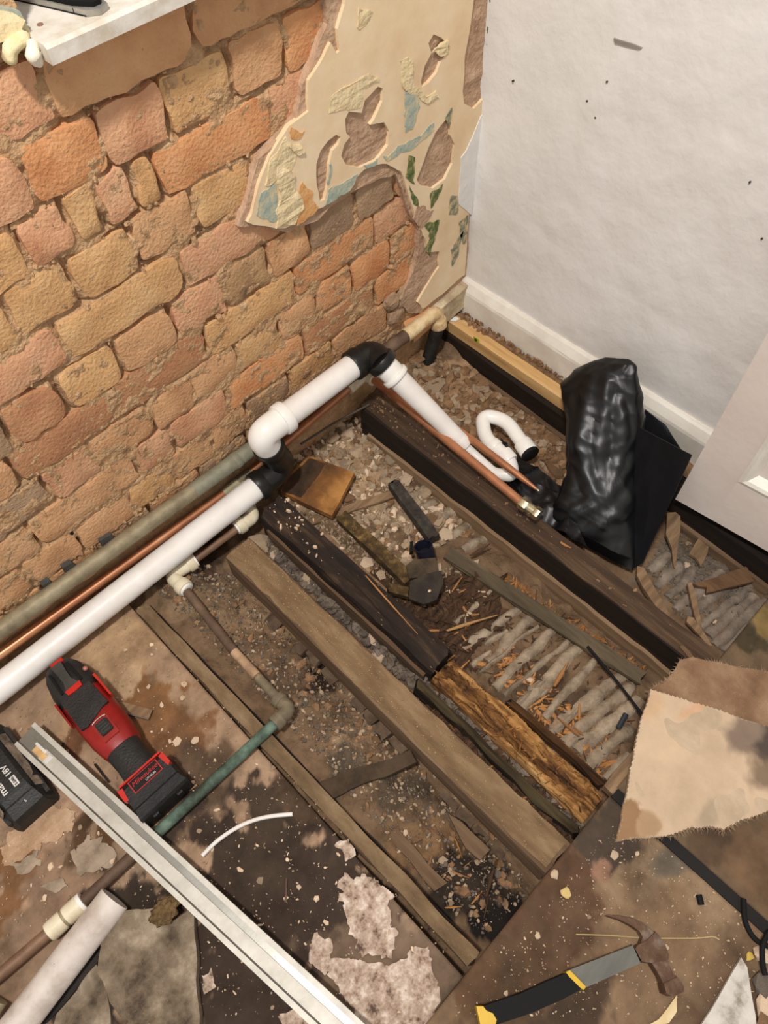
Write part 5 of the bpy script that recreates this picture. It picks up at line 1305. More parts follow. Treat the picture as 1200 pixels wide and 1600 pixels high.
# claw hammer, lower right
hz = .016
hm = empty('claw_hammer', (W(900, 1540, z=0).x, W(900, 1540, z=0).y, 0), 'claw hammer with a rusty head and grey shaft with black and yellow grip', 'hammer')
def solid_px(name, px, z0, z1, m, parent, bevel=.002, inflate=0.0):
    pts = [W(a, b, z=(z0 + z1) / 2) for a, b in px]
    b = slab(bmesh.new(), [(p.x, p.y) for p in pts], [], lambda p: Vector((p[0], p[1], z1)), lambda p: Vector((p[0], p[1], z0)))
    return build(name, b, m, parent, bevel=bevel, sharp=55, smooth=True)
def h(l): return [(x / 2.4 + 700, y / 2.4 + 1250) for x, y in l]
M_STEEL = mat('rusty_steel', [(0.28, (66, 44, 32)), (0.5, (96, 72, 56)), (0.75, (150, 136, 122))], scale=24, rough=.45, metal=.6, bump=.2)
solid_px('claw', h([(590, 434), (640, 437), (690, 447), (730, 466), (768, 500), (740, 530), (716, 540), (724, 515), (712, 493), (680, 470), (640, 450)]), .008, .024, M_STEEL, hm, .003)
solid_px('cheek', h([(768, 496), (800, 536), (816, 580), (815, 600), (752, 612), (716, 606), (692, 560), (702, 546), (735, 528)]), .002, .030, M_STEEL, hm, .005)
solid_px('neck', h([(752, 606), (815, 598), (830, 640), (846, 668), (798, 690), (785, 660)]), .005, .027, M_STEEL, hm, .004)
solid_px('poll', h([(796, 688), (846, 664), (862, 682), (873, 702), (871, 718), (832, 737), (806, 724)]), .001, .031, M_STEEL, hm, .004)
solid_px('shaft', h([(438, 642), (684, 546), (714, 612), (504, 706)]), .006, .028, mat('shaft_grey', [(0.3, (84, 82, 76)), (0.7, (112, 110, 102))], scale=30, stretch=(.3, 1, 1), rough=.5, bump=.15), hm, .006)
solid_px('grip', h([(128, 772), (270, 724), (360, 682), (440, 648), (500, 704), (420, 748), (300, 800), (174, 842)]), .002, .032, M_RUBR, hm, .009)
M_YEL = flat('tool_yellow', (222, 178, 24), rough=.45)
solid_px('grip_band', h([(434, 645), (450, 639), (509, 700), (500, 712), (488, 704), (446, 662)]), .003, .0325, M_YEL, hm, .003)
solid_px('end_cap', h([(103, 772), (128, 772), (140, 788), (164, 798), (178, 822), (172, 850), (120, 850)]), .003, .0325, M_YEL, hm, .003)

# ------------------------------------------------------------------ sheet metal, trims and loose boards
M_ALU = mat('brushed_aluminium', [(0.3, (170, 165, 154)), (0.6, (196, 191, 180)), (0.8, (206, 203, 195))], scale=30, stretch=(1, 1, 1), rough=.5, metal=.15, bump=.05, speck=[(150, .05, (150, 140, 126), .5)])
M_ALUG = mat('grey_aluminium', [(0.3, (126, 124, 116)), (0.7, (150, 148, 140))], scale=20, rough=.35, metal=.5, bump=.03)
zr = .000
ta, tb_ = W(40, 1147, z=zr), W(560, 1630, z=zr)
tl = (tb_ - ta); tl.z = 0; TLn = tl.length; tl.normalize()
SF = frame(ta, tl)
side = 1 if (SF @ Vector((0, .01, 0)) - W(60, 1120, z=zr)).length < (SF @ Vector((0, -.01, 0)) - W(60, 1120, z=zr)).length else -1
ms = empty('metal_trim', (ta.x, ta.y, ZL), 'long silvery threshold strip lying across the left subfloor and over the green pipe', 'metal strip')
def strip(name, v0, v1, w0, w1, m, u0=0, u1=None):
    b = bmesh.new(); u1 = TLn if u1 is None else u1
    q = [[b.verts.new(SF @ Vector((u, side * v, w))) for (v, w) in ((v0, w0), (v1, w0), (v1, w1), (v0, w1))] for u in (u0, u1)]
    for i in range(4): b.faces.new((q[0][i], q[0][(i + 1) % 4], q[1][(i + 1) % 4], q[1][i]))
    b.faces.new(q[0][::-1]); b.faces.new(q[1])
    return build(name, b, m, ms)
strip('outer_flange', .0135, .0205, -.004, .0055, M_ALU)
strip('channel_floor', .0045, .0135, -.004, .0005, M_ALUG)
strip('top_face', -.0120, .0045, -.004, .0035, M_ALU, .045)
strip('bare_core', -.0120, .0045, -.004, .0010, M_ALUG, 0, .045)
strip('dark_groove', -.0145, -.0120, -.004, .0000, flat('groove_grey', (96, 88, 76), rough=.6))  # recessed groove in a darker grey
strip('inner_flange', -.0215, -.0145, -.004, .0030, M_ALU)
strip('packing_paper', -.010, -.001, .001, .0046, mat('brown_paper', [(0.4, (190, 150, 96)), (0.6, (214, 178, 124))], scale=50, rough=.8, bump=.2), .030, .056)
strip('white_tape', -.001, .003, .001, .0050, M_WHITE, .026, .050)
strip('white_tape', -.010, .003, .001, .0050, M_WHITE, .056, .064)

o = empty('metal_angle', (W(193, 1103, z=ZL).x, W(193, 1103, z=ZL).y, ZL), 'short grey metal angle offcut beside the red multitool', 'metal offcut')
ga, gb = W(162, 1097, z=-.025), W(235, 1116, z=-.025)
gu = (gb - ga).normalized()
b_ = bmesh.new(); beam(b_, ga + Vector((0, 0, 0)), gb, .015, .0016, nseg=4); bmesh.ops.translate(b_, verts=b_.verts, vec=Vector((0, 0, .0)) + frame(ga, gu).to_3x3() @ Vector((0, .0, 0))); build('flange', b_, M_OLDW, o)
b_ = bmesh.new(); fv = frame(ga, gu).to_3x3() @ Vector((0, -.0075, 0)); beam(b_, ga + fv, gb + fv, .0016, .010, nseg=4); build('web', b_, M_ALUG, o)

# thin bits lying about on the left subfloor
def wire(name, px, z, r, m, label, cat, seg=8):
    pts = [W(a, b, z=z) for a, b in px]
    return link_props(build(name, tube(bmesh.new(), fillet(pts, .02, 4), r, seg), m, None, smooth=True), label, cat)
wire('plastic_strip', [(316, 1337), (336, 1316), (365, 1295), (398, 1280), (430, 1274), (457, 1272)], ZL + .006, .0030, M_PVC, 'curved white plastic strip on the blackened subfloor', 'plastic strip')
wire('nail', [(446, 1410), (448, 1372)], ZL + .004, .0016, M_COPB, 'rusty nail on the blackened subfloor below the curved white strip', 'nail', 6)
wire('nail', [(94, 1186), (99, 1160)], ZL + .004, .0014, flat('nail_grey', (70, 64, 58), rough=.5, metal=.5), 'dark nail between black battery and metal strip', 'nail', 6)
wire('drill_bit', [(148, 1194), (170, 1222)], ZL + .005, .0018, flat('bit_grey', (80, 72, 66), rough=.4, metal=.6), 'thin drill bit beside the multitool grip', 'drill bit', 6)
wire('wood_peg', [(271, 1250), (308, 1226)], ZL + .006, .0022, M_OLDW, 'thin wooden peg beside the green pipe and the multitool battery', 'peg', 6)
wire('iron_rod', [(470, 694), (520, 662), (577, 632)], -.012, .0022, flat('rod_grey', (92, 84, 74), rough=.6, metal=.4), 'thin iron rod leaning on the end of the dark joist', 'rod', 8)
wire('nail', [(486, 1055), (520, 1000)], -.075, .0018, flat('nail_dull', (84, 74, 64), rough=.6, metal=.4), 'long nail lying in the dirt beside the dusty joist', 'nail', 6)
wire('straw', [(900, 1460), (950, 1461), (1010, 1466), (1090, 1466), (1115, 1463), (1124, 1468)], .0012, .0007, flat('straw', (206, 182, 130), rough=.8), 'long thin pale straw across the brown board above the hammer', 'straw', 5)
wire('black_cable', [(918, 1010), (935, 1030), (965, 1066), (1003, 1116)], -.066, .0026, M_RUBR, 'thin black cable end hanging down beside the pale board', 'cable', 8)
wire('plastic_plug', [(966, 1138), (978, 1116)], -.084, .0046, flat('plug_blue', (52, 60, 66), rough=.3), 'dark blue plastic plug lying on the ridges near the pale board', 'plug', 10)
wire('plastic_peg', [(1092, 1398), (1096, 1414)], .005, .0042, M_RUBR, 'small black plastic peg on the brown board right of the hammer', 'peg', 8)
wire('power_cable', [(1162, 1404), (1163, 1440), (1178, 1468), (1200, 1480), (1240, 1476)], .008, .0034, M_RUBR, 'black power cable looping by the right edge beside the dark strip', 'cable', 10)
wire('power_cable', [(1240, 1450), (1204, 1452), (1190, 1476), (1192, 1510), (1196, 1524)], .016, .0034, M_RUBR, 'second loop of black cable over the white lumps at the right edge', 'cable', 10)

# boards lying on the floor
M_HB = mat('pale_fibreboard', [(0.25, (150, 122, 96)), (0.5, (196, 170, 140)), (0.75, (216, 192, 162))], scale=9, detail=9, rough=.9, bump=.3, bscale=120, bdist=.002, attr=None, speck=[(200, .05, (230, 206, 176), .6)])
M_HBB = mat('brown_fibreboard', [(0.3, (96, 72, 52)), (0.48, (136, 106, 80)), (0.64, (160, 132, 104))], scale=12, detail=9, rough=.95, bump=.6, bscale=200, bdist=.003, speck=[(220, .08, (200, 168, 130), .8)])
M_HBG = mat('grey_board', [(0.34, (60, 50, 40)), (0.45, (106, 91, 74)), (0.56, (132, 116, 97)), (0.68, (166, 150, 130))], scale=22, detail=10, rough=.95, bump=.8, bscale=90, bdist=.004, speck=[(280, .07, (206, 190, 166), .7)])
pl = plate('fibreboard', [(1064, 1030), (1082, 1027), (1110, 1034), (1140, 1040), (1170, 1044), (1200, 1049), (1300, 1075), (1300, 1180), (1160, 1130), (1010, 1082), (1042, 1062), (1052, 1050)], .012, .008, M_HBB, step=.006, amp=.0018, seed=5)
link_props(pl, 'brown ragged board piece half under the big pale board', 'board')
zpb = .030
def pb_top(px): return W(px[0], px[1], z=zpb)
PBX = [(1017, 1077), (1060, 1090), (1120, 1108), (1200, 1136), (1300, 1175), (1300, 1245), (1200, 1267), (1176, 1276), (1152, 1282), (1132, 1296), (1108, 1290), (1080, 1292), (1040, 1306), (1000, 1309), (964, 1313), (972, 1272), (984, 1212), (996, 1150), (1002, 1120), (1012, 1100)]
pbd = [(pb_top(p).x, pb_top(p).y) for p in PBX]
pbj = [(q.x, q.y) for q in jag([Vector(p) for p in pbd], .005, .0011, 3)]
PBST = blobs([(1200, 1165, 34, 30, 0, (74, 64, 58), 1.2), (1160, 1148, 34, 22, 0, (122, 106, 92), .8), (1195, 1210, 26, 30, 0, (120, 102, 84), .8), (980, 1295, 30, 28, 0, (136, 106, 78), 4), (1015, 1288, 18, 16, 0, (160, 132, 104), 2), (1016, 1100, 26, 18, 0, (184, 156, 126), 1), (1085, 1108, 40, 10, -.3, (188, 152, 122), .7), (1110, 1270, 30, 14, 0, (164, 146, 124), 1)], zpb)
PBC = PBST
M_HB2 = mat('stained_fibreboard', [(0.28, (205, 202, 198)), (0.5, (224, 222, 219)), (0.72, (240, 238, 235))], scale=14, detail=9, rough=.9, bump=.3, bscale=140, bdist=.002, attr='tint')
pbe = empty('fibreboard', (pb_top((1080, 1200)).x, pb_top((1080, 1200)).y, .012), 'big pale torn board lying on the brown boards at the right edge', 'board')
xs_ = [p[0] for p in pbj]; ys_ = [p[1] for p in pbj]
def pbz(x, y): return zpb + .0015 * fbm(Vector((x * 12, y * 12, 3)), 3)
sheet = slab(bmesh.new(), pbj, [], lambda p: Vector((p[0], p[1], zpb - .0006)), lambda p: Vector((p[0], p[1], zpb - .011)))
build('core', sheet, mat('board_core', [(0.3, (170, 150, 125)), (0.5, (184, 163, 137)), (0.7, (196, 176, 151))], scale=20, rough=.95, bump=.4, bscale=150), pbe)
face = grid_mesh('face', min(xs_), max(xs_), min(ys_), max(ys_), .0028, pbz, M_HB2, pbe, colf=lambda x, y: stains(x, y, (186, 164, 139), PBC, zpb), keep=lambda x, y: inpoly(x, y, pbj))
def fringe(name, px, z, n, m, parent, seed, ln=.012):
    """torn fibres along an edge"""
    r = random.Random(seed); vs = []; fs = []
    P = [W(a, b, z=z) for a, b in px]
    for i in range(n):
        k = r.randrange(len(P) - 1); p = P[k].lerp(P[k + 1], r.random())
        d = Vector((r.uniform(-1, 1), r.uniform(-1, 1), r.uniform(-.4, .5))).normalized() * ln * r.uniform(.3, 1)
        q = p + d; w = Vector((d.y, -d.x, 0)).normalized() * .00035
        b0 = len(vs); vs += [tuple(p + w), tuple(p - w), tuple(q), tuple(p + Vector((0, 0, .0009)))]
        fs += [(b0, b0 + 1, b0 + 2), (b0 + 1, b0 + 3, b0 + 2), (b0 + 3, b0, b0 + 2)]
    me = bpy.data.meshes.new(name); me.from_pydata(vs, [], fs)
    o = mesh_obj(name, me, m, parent)
    if parent: o.location = -origin_of(parent)
    return link_props(o, None, None, None, 'stuff')
fringe('torn_fibres', [(964, 1313), (1040, 1306), (1080, 1292), (1108, 1290), (1132, 1296), (1152, 1282), (1200, 1267)], zpb - .006, 420, mat('fibre', [(0.3, (170, 140, 108)), (0.7, (214, 190, 156))], scale=50, rough=1, bump=0), pbe, 1)
fringe('torn_fibres', [(1064, 1030), (1110, 1034), (1140, 1040), (1200, 1049)], .010, 160, M_HB, pl, 2, .010)
fringe('torn_fibres', [(1064, 1030), (1052, 1050), (1042, 1062), (1010, 1082)], .010, 120, M_HB, pl, 3, .009)
ob = plate('wood_block', [(944, 1228), (958, 1208), (990, 1172), (998, 1200), (984, 1256), (968, 1250)], -.004, .02, M_OLDW, tilt=(.05, .1)); link_props(ob, 'grey wood block under the left edge of the big pale board', 'wood block')

PL = [(160, 1430), (170, 1426), (204, 1422), (245, 1417), (251, 1437), (271, 1437), (291, 1425), (303, 1408), (306, 1455), (310, 1612), (204, 1612), (200, 1594), (187, 1586), (169, 1565), (160, 1536), (153, 1522), (158, 1484)]
o = plate('stone_slab', PL, ZL + .022, .018, M_HBG, step=.008, amp=.0025, seed=8, bevel=.001); link_props(o, 'grey brown slab lying at the bottom left beside the silvery strip', 'slab')
o = plate('stone_slab', [(152, 1504), (166, 1542), (174, 1600), (176, 1612), (80, 1612), (87, 1584), (117, 1548), (140, 1518)], ZL + .004, .010, M_HBG, step=.008, amp=.003, seed=9, bevel=.001); link_props(o, 'smaller broken slab between the grimy white pipe and the larger slab', 'slab')
o = plate('tarred_felt', [(172, 1440), (160, 1436), (148, 1440), (90, 1530), (40, 1600), (60, 1612), (100, 1570), (156, 1500)], ZL + .003, .006, mat('tar_black', [(0.35, (26, 22, 19)), (0.7, (52, 44, 38))], scale=30, rough=.8, bump=.4), step=.01, amp=.003, seed=12); link_props(o, 'blackened strip of felt beneath the grimy white pipe', 'felt')
b_ = bmesh.new(); bmesh.ops.create_icosphere(b_, subdivisions=4, radius=.5)
pc = W(258, 1424, z=ZL + .030)
for v in b_.verts:
    k = 1 + .5 * noise.noise(v.co * 5) + .22 * noise.noise(v.co * 16)
    v.co = Vector((v.co.x * .038 * k, v.co.y * .028 * k, v.co.z * .018 * k)) + pc
o = build('foam_lump', b_, mat('brown_sponge', [(0.3, (70, 52, 30)), (0.55, (120, 96, 62)), (0.8, (160, 136, 98))], scale=60, rough=.95, bump=1, bscale=160, bdist=.006), None, smooth=True, sharp=180); link_props(o, 'brown spongy lump sitting on the upper edge of the large slab', 'foam')

# ------------------------------------------------------------------ timber scraps between the joists
M_BRD = mat('damp_brown_board', [(0.3, (66, 46, 28)), (0.48, (128, 84, 42)), (0.6, (176, 124, 66)), (0.8, (190, 142, 88))], scale=8, rough=.85, bump=.4, bscale=160)
def bpl(name, px, z, th, m, label, cat, tilt=None, amp=.001, seed=0, bevel=.001, step=.012):
    o = plate(name, px, z, th, m, tilt=tilt, amp=amp, seed=seed, bevel=bevel, step=step); return link_props(o, label, cat)
sqt = blobs([(475, 740, 46, 40, 0, (60, 44, 30), 2.5)], -.05)
sq = [(438, 766), (452, 742), (484, 714), (554, 741), (518, 803)]
o = bpl('board_offcut', sq, -.060, .013, M_BRD, 'square brown board offcut, black on one side, beside the black elbow', 'board', tilt=(.1, .05))
o2 = plate('dark_patch', [(441, 765), (454, 743), (484, 717), (510, 727), (486, 756), (468, 774)], -.0582, .002, mat('patch_brown', [(0.35, (44, 32, 22)), (0.65, (78, 56, 36))], scale=26, rough=.9, bump=.3), o, tilt=(.1, .05), step=.006, amp=.003, seed=4)  # darker brown patch over one side of the offcut
def stick(px, z, w, hgt, m, label, name='wood_stick', amp=.003, seed=0, cat='wood scrap', nseg=14):
    a, b = W(*px[0], z=z), W(*px[1], z=z)
    if len(px) > 2: b.z += px[2]
    b_ = bmesh.new(); beam(b_, a, b, w, hgt, nseg=nseg, amp=amp, seed=seed, nx=3, nz=2)
    return link_props(build(name, b_, m, None, smooth=True, sharp=50), label, cat)
M_STK = mat('speckled_stick', [(0.28, (40, 30, 18)), (0.5, (78, 60, 34)), (0.75, (140, 112, 66))], scale=50, rough=.9, bump=.6, bscale=180, speck=[(260, .1, (190, 150, 90), .8)])
M_STK2 = mat('charred_stick', [(0.3, (34, 30, 26)), (0.55, (66, 60, 52)), (0.8, (104, 98, 86))], scale=50, rough=.85, bump=.6, bscale=120)
stick([(533, 803), (640, 905)], -.064, .024, .02, M_STK, 'long dark speckled stick leading from the brown offcut down to slate pieces', seed=1)
stick([(615, 752), (678, 838)], -.070, .022, .022, M_STK2, 'short charred grey black stick above the dark pipe cup', seed=2)
stick([(474, 818), (617, 770)], -.092, .016, .006, M_OLDW, 'flat grey lath under the brown offcut and the long stick', name='lath', seed=3, amp=.001)
stick([(700, 862), (1004, 1058)], -.084, .026, .010, mat('grey_plank', [(0.25, (56, 47, 35)), (0.5, (86, 74, 56)), (0.75, (114, 100, 80))], scale=40, stretch=(1, .15, 1), rough=.9, bump=.5), 'long narrow grey lath lying along the plaster ridges below the dark joist', name='lath', seed=5, amp=.003, nseg=30)
stick([(500, 830), (600, 925)], -.084, .014, .01, M_OLDW, 'splintered brown lath along the edge of the rotten joist', name='lath', seed=6, amp=.004)
stick([(608, 918), (640, 926)], -.064, .016, .014, M_STK, 'stub of dark stick beside the slate pieces', seed=7)
bpl('slate_piece', [(634, 884), (646, 874), (680, 870), (686, 892), (660, 902), (640, 904)], -.056, .006, mat('brown_slate', [(0.35, (52, 42, 30)), (0.65, (84, 70, 52))], scale=40, rough=.8, bump=.3), 'brownish slate piece just below the dark pipe cup', 'slate', tilt=(-.1, .05), amp=.002, seed=1)
bpl('slate_piece', [(640, 908), (664, 898), (690, 892), (694, 912), (684, 936), (660, 944), (638, 936)], -.048, .006, mat('black_slate', [(0.35, (34, 28, 22)), (0.65, (56, 48, 38))], scale=40, rough=.8, bump=.3), 'darker slate piece with a white crumb on it, beside the rotten joist', 'slate', tilt=(.05, .1), amp=.002, seed=2)
lump(671, 924, .008, M_RUBP, 'white crumb lying on the darker slate piece', z=-.046, zf=lambda x, y: -.046, i=4)
M_NAVY = flat('navy_plastic', (26, 28, 42), rough=.4)
cu = empty('pipe_cup', (W(665, 856, z=-.08).x, W(665, 856, z=-.08).y, -.085), 'dark blue open pipe cup standing between charred stick and slate', 'pipe cup')
tube_obj('wall', [W(667, 872, z=-.078), W(661, 853, z=-.050)], [.0165, .0175], M_NAVY, cu, 24, wall=.0025)
c_ = W(666, 869, z=-.074); b_ = bmesh.new(); tube(b_, [c_, c_ + Vector((0, 0, .004))], .015, 20); build('bottom', b_, M_RUBR, cu)
ring('rim', along(W(667, 872, z=-.078), W(661, 853, z=-.050), .9), W(661, 853, z=-.050), .0188, flat('rim_grey', (70, 70, 76), rough=.4), cu) if False else None
o = bpl('black_clip', [(640, 846), (645, 845), (645, 861), (640, 862)], -.055, .012, M_RUBR, 'small black clip left of the dark pipe cup', 'clip', bevel=.001)
# scraps in the right hand bay
bpl('wood_scrap', [(1040, 806), (1060, 804), (1062, 830), (1058, 884), (1056, 882), (1051, 856), (1040, 836)], -.060, .006, M_OLDW, 'tapering brown wood scrap standing at the edge of the bag by the door', 'wood scrap', tilt=(.1, .2), amp=.001, seed=11)
bpl('wood_scrap', [(1092, 842), (1108, 846), (1106, 862), (1096, 884), (1092, 876), (1086, 870), (1076, 864)], -.066, .006, M_OLDW, 'short broken wood scrap in the middle of the bay below the door', 'wood scrap', tilt=(.1, .1), amp=.002, seed=12)
bpl('wood_scrap', [(1082, 912), (1120, 902), (1168, 886), (1178, 908), (1140, 918), (1104, 926), (1104, 918), (1092, 916)], -.060, .007, mat('brown_scrap', [(0.3, (80, 58, 38)), (0.6, (112, 84, 58))], scale=60, stretch=(1, .2, 1), rough=.9, bump=.5), 'wide dark wood scrap with a ragged end below the door', 'wood scrap', tilt=(.05, .05), amp=.0015, seed=13)
bpl('wood_scrap', [(994, 888), (1004, 890), (1020, 916), (1040, 946), (1052, 966), (1048, 970), (1020, 940), (1002, 916), (994, 900)], -.056, .008, M_OLDW, 'long pale wood scrap beside the dark joist, right of the bag', 'wood scrap', tilt=(.1, .1), amp=.001, seed=14)
bpl('wood_scrap', [(1072, 914), (1078, 912), (1086, 930), (1098, 980), (1106, 996), (1100, 992), (1086, 964)], -.062, .006, M_OLDW, 'thin pale wood scrap pointing down to the front board', 'wood scrap', tilt=(.1, .1), amp=.001, seed=15)
bpl('wood_scrap', [(1073, 964), (1082, 966), (1096, 982), (1114, 1008), (1106, 1006), (1088, 988), (1072, 972)], -.066, .006, M_OLDW, 'short pale wood scrap crossing the thin one near the front board', 'wood scrap', tilt=(.1, .1), amp=.001, seed=16)
bpl('wood_scrap', [(1062, 1010), (1068, 1008), (1086, 1028), (1080, 1032)], ZJ + .006, .006, M_JSIDE, 'small brown wood scrap at the end of the dark joist', 'wood scrap', amp=.001, seed=17)
bpl('wood_scrap', [(500, 1222), (560, 1200), (640, 1172), (650, 1190), (590, 1216), (560, 1228), (510, 1250)], -.048, .012, mat('black_scrap', [(0.3, (44, 34, 25)), (0.6, (78, 62, 46))], scale=30, rough=.9, bump=.6), 'dark flat wood scrap crossing from the narrow batten to the dusty joist', 'wood scrap', amp=.003, seed=18)
bpl('wood_scrap', [(700, 1272), (722, 1284), (766, 1328), (750, 1344), (728, 1326)], -.062, .010, M_JSIDE, 'flat brown wood scrap beside the lower end of the dusty joist', 'wood scrap', amp=.001, seed=19)
bpl('wood_scrap', [(600, 1300), (620, 1294), (700, 1380), (680, 1392)], -.072, .010, M_JSIDE, 'flat dusty wood scrap beside the lower part of the narrow batten', 'wood scrap', amp=.003, seed=20)
bpl('plaster_flake', [(686, 497), (694, 492), (712, 494), (718, 498), (712, 501), (700, 500)], .014, .003, M_PVC, 'white flake at the end of the pine batten in the corner', 'plaster flake', amp=.0006, seed=21)

# white rubbish in the lower right corner
bpl('white_board_scrap', [(1090, 1612), (1120, 1560), (1158, 1496), (1168, 1510), (1174, 1560), (1184, 1612)], .010, .006, mat('scratched_white', [(0.36, (140, 128, 114)), (0.5, (196, 188, 178)), (0.7, (214, 208, 198))], scale=30, rough=.7, bump=.3), 'scratched white pointed board scrap at the lower right', 'board', amp=.0015, seed=31)
bpl('paint_flake', [(1016, 1600), (1030, 1592), (1042, 1576), (1058, 1554), (1058, 1580), (1046, 1598), (1020, 1604)], .004, .002, mat('cream_flake', [(0.4, (210, 184, 136)), (0.7, (230, 210, 168))], scale=30, rough=.8), 'cream paint flake just below the hammer head', 'paint flake', amp=.0012, seed=32)
for (px, s, m, i, lb) in [((1190, 1538), .036, M_RUBG, 3, 'smooth grey stone at the right edge under the cable'), ((1198, 1570), .034, M_RUBP, 5, 'white crumbly lump below the grey stone at the right edge'), ((1192, 1490), .030, M_RUBP, 8, 'white lump inside the cable loop at the right edge'), ((1196, 1600), .030, M_RUBB, 6, 'brown lump in the lower right corner')]:
    lump(px[0], px[1], s, m, lb, z=.004, zf=lambda x, y: .002, i=i)
lump(1171, 1494, .010, mat('yellow_crumb', [(0.4, (196, 166, 70)), (0.7, (220, 194, 104))], scale=30, rough=.8), 'yellow crumb at the tip of the scratched white scrap', z=.002, zf=lambda x, y: .001, i=2)

# ------------------------------------------------------------------ folding knife on the sill
kz = sz1
kn = empty('utility_knife', (W(95, 22, z=kz).x, W(95, 22, z=kz).y, kz), 'black and grey utility knife lying on the window sill', 'knife')
ka, kb = W(26, -3, z=kz), W(155, 27, z=kz)
ku = (kb - ka).normalized(); KF = frame(ka, ku); KL = (kb - ka).length
def kbody(name, pts, w0, w1, m, bev=.0015):
    b = slab(bmesh.new(), pts, [], lambda p: KF @ Vector((p[0], p[1], w1)), lambda p: KF @ Vector((p[0], p[1], w0)))
    return build(name, b, m, kn, bevel=bev, smooth=True, sharp=50)
sd_ = 1 if (KF @ Vector((0, .01, 0))).y > ka.y else -1
kbody('lower_case', [(-.05, -.004 * sd_), (KL - .01, -.004 * sd_), (KL, .004 * sd_), (KL, .016 * sd_), (KL - .012, .022 * sd_), (-.05, .022 * sd_)], .0004, .0058, mat('knife_grey', [(0.4, (150, 146, 138)), (0.7, (186, 182, 174))], scale=30, rough=.35, metal=.5))
kbody('black_base', [(-.05, -.0046 * sd_), (KL - .012, -.0046 * sd_), (KL - .002, .004 * sd_), (KL - .002, .016 * sd_), (-.05, .022 * sd_)], .0001, .0012, M_RUBR, 0)
kbody('black_grip', [(-.05, -.003 * sd_), (KL * .72, -.002 * sd_), (KL * .93, .004 * sd_), (KL * .96, .012 * sd_), (KL * .9, .020 * sd_), (-.05, .021 * sd_)], .0054, .0100, M_RUBR, .002)
kbody('blue_inlay', [(.02, .000), (KL * .55, .002 * sd_), (KL * .58, .010 * sd_), (.02, .010 * sd_)], .0096, .0106, flat('inlay_navy', (52, 56, 84), rough=.5), .001)
kbody('slider', [(KL * .52, .001 * sd_), (KL * .64, .003 * sd_), (KL * .62, .010 * sd_), (KL * .54, .010 * sd_)], .0102, .0122, M_ALUG, .001)
kbody('case_seam', [(KL * .74, -.0046 * sd_), (KL * .745, -.0046 * sd_), (KL * .745, .004 * sd_), (KL * .74, .004 * sd_)], .0008, .0056, M_RUBR, 0)

# ------------------------------------------------------------------ black bin bag
M_BAG = mat('bin_bag_plastic', [(0.3, (9, 9, 10)), (0.7, (15, 15, 16))], scale=20, rough=0.38, bump=0.10, bscale=50, spec=0.42, bdist=0.004)
M_BAGN = mat('bin_bag_inside', [(0.3, (9, 10, 14)), (0.7, (14, 15, 21))], scale=20, rough=0.55, bump=0.2, bscale=30, spec=0.3)
bagp = W(930, 800, z=-.06)
bag = empty('bin_bag', (bagp.x, bagp.y, -.08), 'crumpled black bin bag standing against the white wall beside the door', 'bin bag')
def crease(p, k=1.0, sd=0.0):
    """crumpled film: flat facets that meet in sharp folds"""
    q = Vector((p.x * 12 + p.z * 2, p.y * 14 - p.z * 3, p.z * 3 + sd))
    d, _ = noise.voronoi(q); e, _ = noise.voronoi(q * 2.3 + Vector((5, 2, 9)))
    f = noise.noise(q * .6)
    return k * (.014 - .030 * min(.6, d[1] - d[0]) - .010 * min(.5, e[1] - e[0]) + .012 * f)
rowsdef = [   # (left px, right px, plane x at the left, plane x at the right, bulge)
    ((842, 806), (992, 892), -.262, -.236, .010),
    ((858, 796), (998, 872), -.250, -.214, .030),
    ((872, 770), (1002, 840), -.226, -.182, .045),
    ((884, 740), (1006, 800), -.198, -.150, .052),
    ((886, 700), (1004, 750), -.166, -.118, .054),
    ((884, 660), (1004, 700), -.138, -.092, .052),
    ((881, 625), (1008, 655), -.114, -.072, .046),
    ((879, 598), (1008, 622), -.096, -.062, .036),
    ((896, 577), (1002, 592), -.078, -.056, .026),
    ((926, 563), (994, 570), -.062, -.052, .014),
    ((944, 558), (984, 561), -.054, -.050, .005)]
b_ = bmesh.new(); NS = 110; rings = []
for (l, r, xl, xr, bu) in rowsdef:
    a, c = W(*l, x=xl), W(*r, x=xr)
    d = (c - a); dn_ = d.normalized(); nrm = Vector((-.75, -.25, .55)); nrm = (nrm - dn_ * nrm.dot(dn_)).normalized()
    row = []
    for k in range(NS):
        th = 2 * math.pi * k / NS; cx_, sy_ = math.cos(th), math.sin(th)
        cx_ = math.copysign(abs(cx_) ** .75, cx_); sy_ = math.copysign(abs(sy_) ** .8, sy_)
        p = (a + c) / 2 + d * .5 * cx_ + nrm * (bu * (sy_ if sy_ > 0 else sy_ * .45))
        row.append(p)
    rings.append(row)
